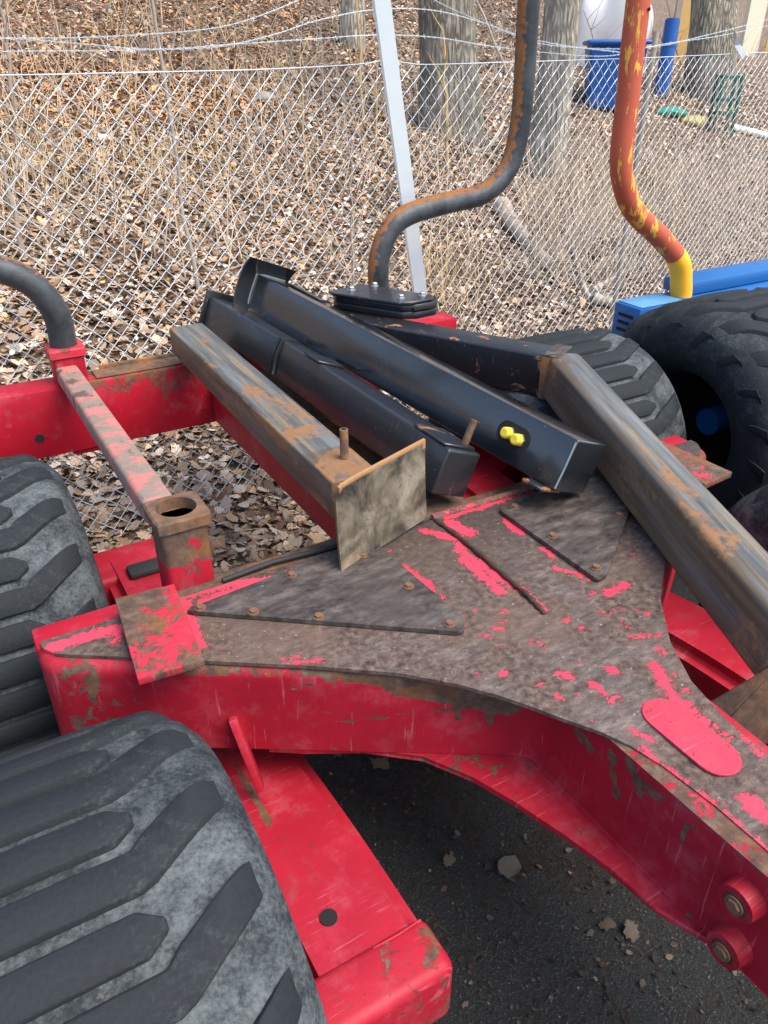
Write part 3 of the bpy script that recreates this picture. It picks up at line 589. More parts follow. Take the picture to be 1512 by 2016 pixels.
ep = pyd('end_plate', pv_, pf, 'plate', b1, 35); setattr_f(ep, 'wear', lambda c: 1. if c.z > .112+.0*c.x else (.45 if (c.x < -.065 or (c.z < -.06 and c.x < .0)) else 0.))
bm = bmesh.new(); cyl(bm, (.02, .085, .095), (.02, .085, .178), .0105, 16); o = fin(bm, 'pin', 'rust_o', b1); bm = bmesh.new(); cyl(bm, (.02, .085, .1772), (.02, .085, .1786), .0065, 12); fin(bm, 'pin_bore', 'dark', o)
# beam 2: black bent beam
b2 = thing('bent_black_beam', 'scuffed black bent box beam with rusty pin, lying beside bare steel beam', 'beam'); place(b2, (1.089, 1.478, .849), -2.5, 2.0, 22.3)
boxpart(b2, None, (-.0615, 0, -.0655), (.0615, .99, .0655), 'box_section', 'black_old', .008, 12, 3, lambda c: -.2)
bm = bmesh.new(); bbox(bm, (-.0615, 0, -.0655), (.0615, .50, .0655), .012, 3); bmesh.ops.transform(bm, matrix=Matrix.Translation((0, .965, 0)) @ Matrix.Rotation(R(9), 4, 'Z') @ Matrix.Rotation(R(1), 4, 'X'), verts=bm.verts); q = fin(bm, 'bent_end', 'black_old', b2); setattr_f(q, 'wear', lambda c: .04)
bm = bmesh.new(); bbox(bm, (-.075, 0, -.078), (.075, .012, .085), .004, 2); bmesh.ops.transform(bm, matrix=Matrix.Translation((-.078, 1.46, .01)) @ Matrix.Rotation(R(9), 4, 'Z'), verts=bm.verts); fin(bm, 'end_cap', 'black_old', b2)
v, f = [], []
for k in range(2): tube([(-.064, .955+.02*k, -.06), (-.066, .965+.02*k, 0), (-.063, .96+.02*k, .064), (.0, .97+.02*k, .068)], .008, 6, v, f)
pyd('weld_bead', v, f, 'black_old', b2)
boxpart(b2, None, (-.062, .02, .066), (.05, .165, .074), 'top_tab', 'black_old', .002, 0, 1, lambda c: .28 if c.x < -.055 or c.y > .15 else 0)
boxpart(b2, None, (-.066, .70, .066), (.04, .80, .074), 'rear_tab', 'black_old', .002, 0, 1)
bm = bmesh.new(); cyl(bm, (.035, .05, .06), (.035, .05, .142), .0105, 16); fin(bm, 'pin', 'rust', b2)
# beam 3: new glossy beam
b3 = thing('glossy_black_beam', 'new glossy black box beam with oval slot and two yellow capped fittings', 'beam'); place(b3, (1.371, 1.309, .87), -8.64, 4.93, 22.3)
boxpart(b3, None, (-.073, 0, -.0735), (.073, 1.575, .0735), 'box_section', 'black', .006, 20, 4, lambda c: -.5)
bm = bmesh.new(); sl = [(-.0747+.0, .175+.033*math.cos(a)+.04, .002+.033*math.sin(a)) for a in np.linspace(-math.pi/2, math.pi/2, 13)]+[(-.0747, .165+.033*math.cos(a), .002+.033*math.sin(a)) for a in np.linspace(math.pi/2, 3*math.pi/2, 13)]
A_ = [bm.verts.new(p) for p in sl]; B_ = [bm.verts.new((p[0]+.02, p[1], p[2])) for p in sl]; n = len(sl); bm.faces.new(A_); bm.faces.new(B_[::-1])
for i in range(n): bm.faces.new((A_[i], A_[(i+1) % n], B_[(i+1) % n], B_[i]))
fin(bm, 'oval_slot', 'dark', b3)
for yy, zz in ((.204, .004), (.165, .001)):
    bm = bmesh.new(); cyl(bm, (-.068, yy, zz), (-.0815, yy, zz), .019, 6); fo = fin(bm, 'hose_fitting', 'zinc', b3)
    bm = bmesh.new(); cyl(bm, (-.0816, yy, zz), (-.098, yy, zz), .0165, 14, .0155); cyl(bm, (-.098, yy, zz), (-.102, yy, zz), .0155, 14, .011); fin(bm, 'yellow_cap', 'ycap', fo)
boxpart(b3, None, (-.112, .015, -.084), (-.02, .085, -.074), 'bottom_tab', 'black_arm', .003, 0, 1, lambda c: .34 if c.x < -.10 or c.y < .02 else 0.)
boxpart(b3, None, (.02, 1.28, .074), (.06, 1.5, .081), 'top_strip', 'black_old', .002, 0, 1)
ev = []; ef = []; NU, NV = 10, 10
for th in (0, .010):
    for j in range(NV+1):
        for i in range(NU+1):
            u = i/NU*2-1; v_ = j/NV*2-1; ev.append((.108*u-.03, 1.575+th-.035*v_*v_*abs(v_)-.0, .108*v_+.02))
K = (NU+1)*(NV+1)
for j in range(NV):
    for i in range(NU): a = j*(NU+1)+i; ef += [(a, a+1, a+NU+2, a+NU+1), (K+a+NU+1, K+a+NU+2, K+a+1, K+a)]
rimi = [i for i in range(NU+1)]+[j*(NU+1)+NU for j in range(1, NV+1)]+[NV*(NU+1)+i for i in range(NU-1, -1, -1)]+[j*(NU+1) for j in range(NV-1, 0, -1)]
for i in range(len(rimi)): a, b = rimi[i], rimi[(i+1) % len(rimi)]; ef.append((a, b, K+b, K+a))
pyd('end_plate', ev, ef, 'black', b3, 35)
v, f = tube([(-.0745, 1.57, -.06), (-.0755, 1.571, .0), (-.0745, 1.57, .07), (-.03, 1.57, .0755), (.06, 1.57, .0755)], .0035, 6); pyd('weld_bead', v, f, 'zinc', b3)
v, f = tube([(-.0735, .004, -.066), (-.0745, .002, .0), (-.0735, .004, .066)], .0028, 6); pyd('front_weld', v, f, 'zinc', b3)
# the arm with the bare leg
ar = thing('crane_arm', 'black steel arm with bolted clamp and bare steel leg bent at an elbow', 'beam', (1.772, 1.875, .81)); OA = Vector((1.772, 1.875, .81))
def apart(bm, name, mat, parent=None): return fin(bm, name, mat, parent or ar, 40, OA)
Am = mat_of((1.772, 1.875, .81), *frame(-28, .0, 0))
bm = bmesh.new(); bbox(bm, (-.062, -.005, 0), (.062, 1.04, .146), .008, 3); bmesh.ops.subdivide_edges(bm, edges=[e for e in bm.edges if abs((e.verts[0].co-e.verts[1].co).y) > .3], cuts=30); bmesh.ops.transform(bm, matrix=Am, verts=bm.verts); q = apart(bm, 'black_section', 'black_arm')
setattr_f(q, 'wear', lambda c: .22 if c.y < .03 else (.12 if c.y < .22 else (.16 if c.z > .143 else -.02)))
bm = bmesh.new(); bbox(bm, (-.067, -.028, .1465), (.069, .03, .152), .002, 1); bmesh.ops.transform(bm, matrix=Am, verts=bm.verts); apart(bm, 'elbow_cap', 'cover')
bm = bmesh.new(); bbox(bm, (-.066, -.02, -.004), (-.0625, .03, .146), .001, 1); bmesh.ops.transform(bm, matrix=Am, verts=bm.verts); apart(bm, 'elbow_gusset', 'rust_o')
La, Lb = Vector((1.263, .586, .806)), Vector((1.776, 1.875, .881)); d = Lb-La; Ll = d.length
Lm = mat_of(La, *frame(math.degrees(math.atan2(d.x, d.y)), math.degrees(math.asin(d.z/Ll)), 5.2))
lg = bpy.data.objects.new('leg_section', None)
bm = bmesh.new(); bbox(bm, (-.053, .0, -.072), (.068, Ll, .078), .018, 4); bmesh.ops.subdivide_edges(bm, edges=[e for e in bm.edges if abs((e.verts[0].co-e.verts[1].co).y) > .3], cuts=50)
me = bpy.data.meshes.new('leg_section'); bmesh.ops.recalc_face_normals(bm, faces=bm.faces); bm.to_mesh(me); bm.free(); smooth(me); lg = link('leg_section', me, 'steel_leg', ar); lg.matrix_local = Matrix.Translation(-OA) @ Lm
setattr_f(lg, 'wear', lambda c: (.06 if c.x < -.03 else -.22)+(.05 if c.y < .40 and c.x < .0 else 0)+(.10 if c.y > Ll-.12 else 0))
bm = bmesh.new(); fpl = [(-.165, -.165), (.14, -.165), (.14, .07), (.02, .05), (-.06, -.03), (-.165, -.125)]
fa_ = [bm.verts.new((x, -.002, z)) for x, z in fpl]; fb_ = [bm.verts.new((x, -.018-(.05 if z < -.1 else 0), z)) for x, z in fpl]; bm.faces.new(fa_); bm.faces.new(fb_[::-1])
for i in range(6): bm.faces.new((fa_[i], fa_[(i+1) % 6], fb_[(i+1) % 6], fb_[i]))
bmesh.ops.bevel(bm, geom=list(bm.edges), offset=.003, segments=2, affect='EDGES')
me = bpy.data.meshes.new('foot_plate'); bmesh.ops.recalc_face_normals(bm, faces=bm.faces); bm.to_mesh(me); bm.free(); smooth(me); fp = link('foot_plate', me, 'rustb', ar); fp.matrix_local = Matrix.Translation(-OA) @ Lm
# clamp plates
cl = [(1.365, 2.735), (1.365, 2.70), (1.515, 2.455), (1.565, 2.432), (1.655, 2.440), (1.685, 2.47), (1.55, 2.74), (1.52, 2.765)]
for k, (z0, z1) in enumerate(((.958, .985), (.987, 1.012), (1.014, 1.026))):
    bm = bmesh.new(); prism(bm, [(x-.02*(k == 2), y) for x, y in cl], z0, z1, .003, 1); apart(bm, 'clamp_plate', 'black_arm' if k < 2 else 'black_old')
bm = bmesh.new(); bbox(bm, (1.548, 2.425, .992), (1.648, 2.46, 1.004), .002, 1); apart(bm, 'clamp_slot', 'dark')
for x, y in ((1.43, 2.70), (1.535, 2.50), (1.625, 2.49), (1.54, 2.71)): hexbolt(ar, Vector((x, y, 1.026))-OA, r=.012, h=.014, mat='zinc')
# ================================================================== STAKES
def stake(name, label, pts, rad, mat, side, cat='stake pipe'):
    sp = spline(pts, 10); v, f = tube(sp, rad, 20); o = pyd(name, v, f, mat, None, 60, pts[0]); o.location = pts[0]
    return tag(o, label, cat)
def swear(dirv):
    def fn(o):
        pass
    return fn
SR = [(1.65, 2.865, .80), (1.65, 2.865, .94), (1.648, 2.865, 1.07), (1.69, 2.865, 1.185), (1.78, 2.865, 1.25), (1.98, 2.865, 1.284), (2.16, 2.865, 1.305), (2.275, 2.865, 1.375), (2.33, 2.865, 1.48), (2.348, 2.865, 1.66), (2.338, 2.865, 2.0), (2.33, 2.865, 2.5)]
sR = stake('stake_pipe', 'bent dark grey stake pipe with orange rust streak, standing behind the clamp', SR, .044, 'stake', 1)
setattr_f(sR, 'wear', lambda c: (.95 if False else 0))
def stake_wear(o, pts):
    sp = spline(pts, 10); me = o.data; n = 20; vals = []
    for i, p in enumerate(sp):
        for j in range(n):
            q = me.vertices[i*n+j].co+o.location-Vector(p); T = (sp[min(i+1, len(sp)-1)]-sp[max(i-1, 0)]).normalized(); inner = Vector((-T.z, 0, T.x)); vals.append(max(-.6, q.normalized().dot((inner+Vector((0, -.25, 0))).normalized())*1.7-.95))
    vals += [0]*(len(me.vertices)-len(vals)); me.attributes['wear'].data.foreach_set('value', vals)
stake_wear(sR, SR)
SL = [(2-x-.01 if x < 1.7 else 2-x, y, z) for x, y, z in SR]; SL = [(.36, 2.865, .80), (.36, 2.865, .92), (.358, 2.865, 1.04), (.315, 2.865, 1.14), (.22, 2.865, 1.21), (.02, 2.865, 1.26), (-.16, 2.865, 1.30), (-.275, 2.865, 1.375), (-.33, 2.865, 1.48), (-.348, 2.865, 1.66), (-.338, 2.865, 2.4)]
sL = stake('stake_pipe', 'bent grey stake pipe in the red socket at the left edge', SL, .046, 'stake', -1); setattr_f(sL, 'wear', lambda c: 0)
sp = spline(SL, 10); vals = []
for i, p in enumerate(sp):
    T = (sp[min(i+1, len(sp)-1)]-sp[max(i-1, 0)]).normalized()
    for j in range(20):
        q = sL.data.vertices[i*20+j].co+sL.location-Vector(p); vals.append(max(-.6, q.normalized().dot(Vector((T.z, 0, -T.x)))*1.5-.85))
vals += [0]*(len(sL.data.vertices)-len(vals)); sL.data.attributes['wear'].data.foreach_set('value', vals)
SO = [ony(px, py, 2.475) for px, py in [(1340, 588), (1341, 560), (1336, 515), (1300, 468), (1252, 420), (1230, 372), (1223, 310), (1235, 200), (1245, 100), (1257, 0)]]
SO = SO+[SO[-1]+(SO[-1]-SO[-2])*3]
os_ = thing('stake_pipe', 'bent red oxide stake pipe flecked with yellow, in yellow socket on blue trailer', 'stake pipe', SO[0])
spl = spline(SO, 10); cut = 21; v, f = tube(spl[cut:], [.046]*(len(spl)-cut), 20); pyd('pipe', v, f, 'ostake', os_, 60, SO[0])
v, f = tube([SO[0]-Vector((0, 0, .03))]+spl[:cut+3], [.047]*3+[.050]*(cut-2)+[.049, .048, .0465], 20); pyd('yellow_sleeve', v, f, 'yellow', os_, 60, SO[0])
v, f = tube([onz(0, 0, 1)*0+SO[-2]+Vector((.0, -.046, .0))-Vector((-.01, 0, .03)), SO[-2]+Vector((.012, -.052, -.03))], .006, 8); pyd('pipe_hole', v, f, 'dark', os_, 60, SO[0])
# ================================================================== FENCE
FE = thing('chain_link_fence', 'galvanised chain link fence with barbed wire and leaning post behind the trailers', 'fence', (2.5, fy(2.5), 0)); OF = Vector((2.5, fy(2.5), 0))
u = Vector((1, FS, 0)).normalized(); nrm = Vector((-u.y, u.x, 0)); PW, PH = .0366, .0702; ND = 25
TW = [onf(*p) for p in [(0, 148), (250, 143), (500, 137), (700, 127), (760, 118), (800, 124), (850, 127), (1010, 122), (1240, 115), (1400, 108), (1512, 103)]]
TW = [TW[0]-u*1.2]+TW+[TW[-1]+u*1.2]
def topz(x):
    for a, b in zip(TW, TW[1:]):
        if x <= b.x: t = (x-a.x)/(b.x-a.x); return a.z+(b.z-a.z)*t
    return TW[-1].z
def wire_mesh(ph):
    pts = []; top = 0.
    for k in range(ND*2+1):
        sg = 1 if (k+ph) % 2 == 0 else -1; z = top-k*PH/2
        yy = .0022*sg
        pts += [Vector((sg*(PW/2-.004), yy*.2, z+.004)), Vector((sg*(PW/2+.0012), yy, z)), Vector((sg*(PW/2-.004), yy*.2, z-.004))]
    v, f = tube(pts, .0018, 4); me = bpy.data.meshes.new('mesh_wire'); me.from_pydata([tuple(p) for p in v], [], f); me.update(); smooth(me, 80); me.materials.append(M['galv']); return me
WM = [wire_mesh(0), wire_mesh(1)]
nw = int((TW[-1].x-TW[0].x)/u.x/PW); ang = math.atan2(u.y, u.x)
for k in range(nw):
    p = TW[0]+u*(k*PW); o = link('mesh_wire', WM[k % 2], None, FE); bul = .018*math.sin(k*.085)+.008*math.sin(k*.31)
    o.location = Vector((p.x, fy(p.x), topz(p.x)-.006+.003*math.sin(k*.9)))+nrm*bul*.0-OF; o.rotation_euler = (R(.5*math.sin(k*.085)+.25*math.sin(k*.33)), R(.35*math.sin(k*.19)), ang)
v, f = tube([p+nrm*-.003 for p in spline(TW, 6)], .0021, 6); pyd('top_wire', v, f, 'galv', FE, 60, OF)
def barbed(px, name='barbed_wire'):
    pts = spline([onf(*p, -.02) for p in px], 8); v, f = [], []
    L = [0.]
    for a, b in zip(pts, pts[1:]): L.append(L[-1]+(b-a).length)
    n = int(L[-1]/.012); fine = []
    for k in range(n+1):
        s = k*.012; i = max(j for j in range(len(L)) if L[j] <= s+1e-9); i = min(i, len(pts)-2); t = (s-L[i])/max(1e-6, L[i+1]-L[i]); fine.append(pts[i].lerp(pts[i+1], t))
    for ph in (0, math.pi): tube([p+Vector((0, .0018*math.cos(q*1.1+ph), .0018*math.sin(q*1.1+ph))) for q, p in enumerate(fine)], .0009, 4, v, f)
    for q in range(4, len(fine), 8):
        for a in (rnd.random()*3, rnd.random()*3+1.5): dd = Vector((rnd.uniform(-.4, .4), math.cos(a), math.sin(a)))*.011; tube([fine[q]-dd, fine[q]+dd], .0008, 4, v, f)
    pyd(name, v, f, 'galv', FE, 60, OF)
barbed([(-60, 76), (0, 75), (150, 74), (300, 67), (430, 54), (520, 28), (600, -6), (680, -50)])
barbed([(-60, 72), (60, 78), (170, 87), (290, 97), (430, 92), (540, 68), (620, 42), (730, 20), (850, 20), (960, 48), (1060, 85), (1180, 96), (1290, 92), (1380, 72), (1460, 52), (1580, 20)])
barbed([(-60, 104), (20, 101), (300, 98), (450, 88), (600, 78), (745, 69), (860, 74), (960, 90), (1080, 104), (1200, 110), (1300, 88), (1420, 70), (1560, 40)])
barbed([(840, -8), (900, 22), (1000, 62), (1100, 88), (1230, 104)])
# leaning galvanised post (angle profile) and a round post further along
pb, pt = Vector((2.235, 3.27, 0)), onf(733, -30, -.22); dd = (pt-pb).normalized(); sx = Vector((.93, -.28, 0)); sx = (sx-dd*sx.dot(dd)).normalized(); sy = dd.cross(sx)
prof_ = [(0, 0), (.062, 0), (.062, .005), (.005, .005), (.005, .05), (0, .05)]; bm = bmesh.new(); a0 = [bm.verts.new(pb-dd*.1+sx*a+sy*b) for a, b in prof_]; a1 = [bm.verts.new(pt+dd*.25+sx*a+sy*b) for a, b in prof_]; bm.faces.new(a0); bm.faces.new(a1[::-1])
for i in range(6): bm.faces.new((a0[i], a0[(i+1) % 6], a1[(i+1) % 6], a1[i]))
q = fin(bm, 'leaning_post', 'post', FE, 40, OF); q['label'] = 'pale galvanised fence post leaning to the left'
for px in (1272, 3000):
    p = onf(1292, 118, .06); 
    if px > 2000: p = TW[-1]
    bm = bmesh.new(); cyl(bm, (p.x, p.y+.04, -.1), (p.x+.01, p.y+.04, 1.95), .017, 14); fin(bm, 'round_post', 'twig', FE, 60, OF)
# ================================================================== TREES, SAPLINGS, BRANCHES
def trunk_obj(name, label, px0, pxtop, width_px, mat, seed, flare=1.5, lean=None):
    base = onterr(*px0); d = (base-CAMP).dot(FW); r = width_px*d/F/2; rr = random.Random(seed)
    topd = ray(*pxtop); k = math.hypot(base.x, base.y)/math.hypot(topd.x, topd.y); top = CAMP+topd*k
    ax = (top-base).normalized(); t = thing(name, label, 'tree', base)
    H = 7.5; pts = []; rad = []
    for i in range(17):
        h = -.35+(H+.35)*i/16; pts.append(ax*h+Vector((.05*math.sin(h*1.3+seed), .05*math.cos(h*1.1+seed), 0))); rad.append(r*(1-.06*max(0, h))*(1+(flare-1)*math.exp(-max(0, h)/.28)))
    v, f = tube(pts, rad, 26)
    for q in v:
        a = math.atan2(q.y, q.x); k_ = 1+.07*math.sin(a*5+q.z*1.1+seed)+.04*math.sin(a*9-q.z*2.3)+.10*math.exp(-max(0, q.z)/.3)*math.sin(a*4+seed); q.x *= k_; q.y *= k_
    pyd('trunk', v, f, mat, t, 80)
    v, f = [], []
    for i in range(7):
        h = rr.uniform(2.6, 6.5); a = rr.uniform(0, 6.28); p = ax*h; dirv = Vector((math.cos(a), math.sin(a), rr.uniform(.3, .8))); pp = [p]; rads = [r*.35]
        for j in range(6): dirv = (dirv+Vector((rr.uniform(-.3, .3), rr.uniform(-.3, .3), rr.uniform(-.1, .2)))).normalized(); p = p+dirv*.5; pp.append(p); rads.append(r*.35*(1-(j+1)/6.5))
        tube(pp, rads, 7, v, f)
        for j in (2, 3, 4, 5):
            q = pp[j]; dv2 = Vector((rr.uniform(-1, 1), rr.uniform(-1, 1), rr.uniform(0, 1))).normalized(); tube([q, q+dv2*.4, q+dv2*.7+Vector((0, 0, .15))], [rads[j]*.6, rads[j]*.35, .004], 5, v, f)
    pyd('crown', v, f, mat, t, 80); return t
trunk_obj('oak_tree', 'thick grey oak trunk seen just right of the leaning post', (884, 262), (870, -40), 104, 'bark', 1, 1.5)
trunk_obj('oak_tree', 'slim pale tree trunk right of the tall grey stake', (1062, 350), (1112, -20), 70, 'bark2', 2, 1.35)
trunk_obj('oak_tree', 'broad tree trunk behind the fence in the top right corner', (1392, 195), (1412, -20), 92, 'bark', 3, 1.15)
trunk_obj('oak_tree', 'shaded grey trunk left of the leaning post at the top', (700, 95), (700, -30), 46, 'bark2', 5, 1.2)
# saplings
SAP = [((30, 225), (2, -10), 13, 'twig', 'pale young sapling at the left edge behind the fence'), ((392, 575), (292, -10), 13, 'twig', 'longest thin grey sapling crossing the fence left of centre'), ((48, 515), (2, 300), 17, 'twig', 'stout short sapling low at the left edge'),
 ((86, 395), (30, 250), 6, 'twig', 'dark forked shrub stem by the fence at left'), ((88, 395), (140, 280), 5, 'twig', 'dark right hand fork of the shrub at left'), ((268, 310), (243, 40), 6, 'straw', 'straw coloured stalk below the barbed wire at left'), ((395, 110), (388, -10), 6, 'straw', 'straight straw stalk at the top left of centre'),
 ((435, 365), (420, 180), 6, 'straw', 'crooked straw stalk in the leaf litter left of centre'), ((535, 430), (520, 270), 7, 'deadwood', 'bleached thin stick standing in the leaves left of centre'), ((608, 385), (590, 120), 6, 'straw', 'thin brown stem between sapling and leaning post'), ((695, 570), (690, 260), 7, 'twig', 'tall slim stem just left of the leaning post'),
 ((718, 250), (700, -10), 9, 'straw', 'straw coloured sapling touching the leaning post'), ((738, 300), (742, 100), 6, 'straw', 'short stem hugging the leaning post'), ((882, 340), (872, 60), 11, 'straw', 'pale yellow sapling in front of the thick trunk'), ((560, 330), (575, 90), 5, 'twig', 'faint grey stem in the middle of the slope'), ((640, 300), (632, 60), 5, 'twig', 'second faint grey stem in the middle of the slope'),
 ((1000, 150), (935, -10), 9, 'deadwood', 'leaning bleached sapling beside the tall grey stake'), ((455, 250), (440, 30), 4, 'straw', 'fine straw stem left of the middle stems'), ((1200, 190), (1150, 20), 5, 'twig', 'bare twig in front of the blue bin'), ((1345, 180), (1310, -10), 5, 'twig', 'bare twig between the red stake and the top right trunk')]
for i, (b, tp, wpx, mt, lab) in enumerate(SAP):
    base = onterr(*b); dd = ray(*tp); k = math.hypot(base.x, base.y)/math.hypot(dd.x, dd.y); top = CAMP+dd*k; r = wpx*.72*(base-CAMP).dot(FW)/F/2; rr = random.Random(i+40)
    pts = [Vector((0, 0, -.05))]; n = 9; ext = top-base
    if tp[1] <= 0: ext = ext*1.35
    for j in range(1, n+1): pts.append(ext*(j/n)+Vector((rr.uniform(-1, 1), rr.uniform(-1, 1), 0))*ext.length*.012)
    v, f = tube(pts, [r*(1-.55*j/n) for j in range(n+1)], 7)
    for j in range(9):
        q = pts[rr.randint(2, n)]; dv = Vector((rr.uniform(-1, 1), rr.uniform(-1, 1), rr.uniform(.3, 1.2))).normalized()*rr.uniform(.12, .45); d2 = Vector((rr.uniform(-1, 1), rr.uniform(-1, 1), rr.uniform(0, 1))).normalized()*.12
        tube([q, q+dv*.5+Vector((0, 0, -.01)), q+dv, q+dv+d2], [r*.35, r*.25, r*.15, .0012], 5, v, f)
    o = pyd('sapling', v, f, mt, None, 80); o.location = base; tag(o, lab, 'sapling')
# fallen branches and logs
BR = [([(1105, 412), (1130, 425), (1132, 470), (1128, 500), (1138, 545), (1150, 585), (1160, 600)], 12, 'deadwood', 'bleached crooked branch lying behind the fence below the grey stake'), ([(985, 425), (1010, 465), (1050, 510), (1085, 545)], 34, 'twig', 'rotten grey log in the leaves below the grey stake bend'), ([(1170, 490), (1200, 510), (1228, 532)], 8, 'deadwood', 'short white stick right of the crooked branch'),
 ([(1165, 590), (1210, 560), (1262, 535)], 16, 'deadwood', 'grey limb rising to the right behind the right tyre'), ([(1165, 605), (1210, 612), (1250, 625)], 22, 'deadwood', 'bleached root stump just left of the blue bunk end'), ([(925, 355), (960, 362), (985, 380)], 9, 'deadwood', 'small pale stick inside the bend of the grey stake'), ([(1120, 345), (1175, 365)], 6, 'straw', 'thin straw stick between the two stakes'),
 ([(1400, 450), (1460, 480), (1512, 510)], 12, 'deadwood', 'pale branch leaning at the right edge above the blue rail'), ([(1420, 420), (1480, 440), (1530, 470)], 7, 'twig', 'thin grey branch at the right edge'), ([(925, 310), (960, 300), (990, 255), (985, 235)], 9, 'deadwood', 'pale curved branch at the foot of the thick trunk')]
for i, (px, wpx, mt, lab) in enumerate(BR):
    P3 = [onterr(*p, .03) for p in px]; d = (P3[0]-CAMP).dot(FW); r = wpx*d/F/2; P3 = [p+Vector((0, 0, r*.6)) for p in P3]; sp = spline(P3, 5); v, f = tube(sp, [r*(1-.45*j/len(sp))*(1+.12*math.sin(j*1.9)) for j in range(len(sp))], 9)
    rr = random.Random(i+90)
    for j in range(3):
        q = sp[rr.randint(1, len(sp)-1)]; dv = Vector((rr.uniform(-1, 1), rr.uniform(-1, 1), rr.uniform(0, .8))).normalized()*.18; tube([q, q+dv*.6, q+dv], [r*.4, r*.25, .002], 5, v, f)
    o = pyd('fallen_branch', v, f, mt, None, 70, P3[0]); o.location = P3[0]; tag(o, lab, 'branch')
# brush: fine twigs nobody could count
v, f = [], []
for i in range(2600):
    z_ = rnd.random()
    if z_ < .42: px = (rnd.uniform(1030, 1512), rnd.uniform(330, 580))
    elif z_ < .65: px = (rnd.uniform(1040, 1512), rnd.uniform(40, 200))
    else: px = (rnd.uniform(0, 1000), rnd.uniform(20, 560))
    b = onterr(*px); a = rnd.uniform(0, 6.28); Ln = rnd.uniform(.25, .9); dv = Vector((math.cos(a), math.sin(a), rnd.choice([rnd.uniform(.05, .6), rnd.uniform(1., 4.)]))).normalized()*Ln; k = Vector((rnd.uniform(-.1, .1), rnd.uniform(-.1, .1), rnd.uniform(-.05, .1)))
    tube([b, b+dv*.5+k, b+dv], [.0055, .004, .0016], 4, v, f)
o = pyd('brushwood', v, f, 'brush', None, 80); o['kind'] = 'stuff'; o['label'] = 'tangle of fine bare twigs and brush on the slope'; o['category'] = 'brush'
for i in range(700):      # paler, thicker dead stems in the scrub at right
    px = (rnd.uniform(1020, 1512), rnd.uniform(300, 590)) if i % 3 else (rnd.uniform(800, 1160), rnd.uniform(20, 230))
    b = onterr(*px); a = rnd.uniform(0, 6.28); Ln = rnd.uniform(.2, .8); dv = Vector((math.cos(a), math.sin(a), rnd.uniform(.0, .9))).normalized()*Ln; k = Vector((rnd.uniform(-.12, .12), rnd.uniform(-.12, .12), rnd.uniform(-.04, .08)))
    if i == 0: v, f = [], []
    tube([b, b+dv*.5+k, b+dv], [.006, .0045, .002], 4, v, f)
o = pyd('dead_stems', v, f, 'deadwood', None, 80); o['kind'] = 'stuff'; o['label'] = 'pale dead stems in the scrub behind the fence at right'; o['category'] = 'brush'
# dry grass
v, f = [], []
for i in range(2600):
    cxp = rnd.choice([(60, 330, 120, 90), (870, 560, 90, 80), (1180, 380, 120, 60), (300, 330, 260, 60), (560, 150, 160, 100), (1300, 420, 180, 120)]); b = onterr(cxp[0]+rnd.gauss(0, .5)*cxp[2], max(20, cxp[1]+rnd.gauss(0, .5)*cxp[3])); a = rnd.uniform(0, 6.28); h = rnd.uniform(.06, .22); dx, dy = math.cos(a)*h*.7, math.sin(a)*h*.7; wv = Vector((-math.sin(a), math.cos(a), 0))*.003; o_ = len(v)
    v += [b-wv, b+wv, b+Vector((dx*.4, dy*.4, h*.7))+wv*.8, b+Vector((dx*.4, dy*.4, h*.7))-wv*.8, b+Vector((dx, dy, h*.75))]; f += [(o_, o_+1, o_+2, o_+3), (o_+3, o_+2, o_+4)]
o = pyd('dry_grass', v, f, 'straw', None, 80); o['kind'] = 'stuff'; o['label'] = 'tufts of bleached dry grass among the leaves'; o['category'] = 'grass'
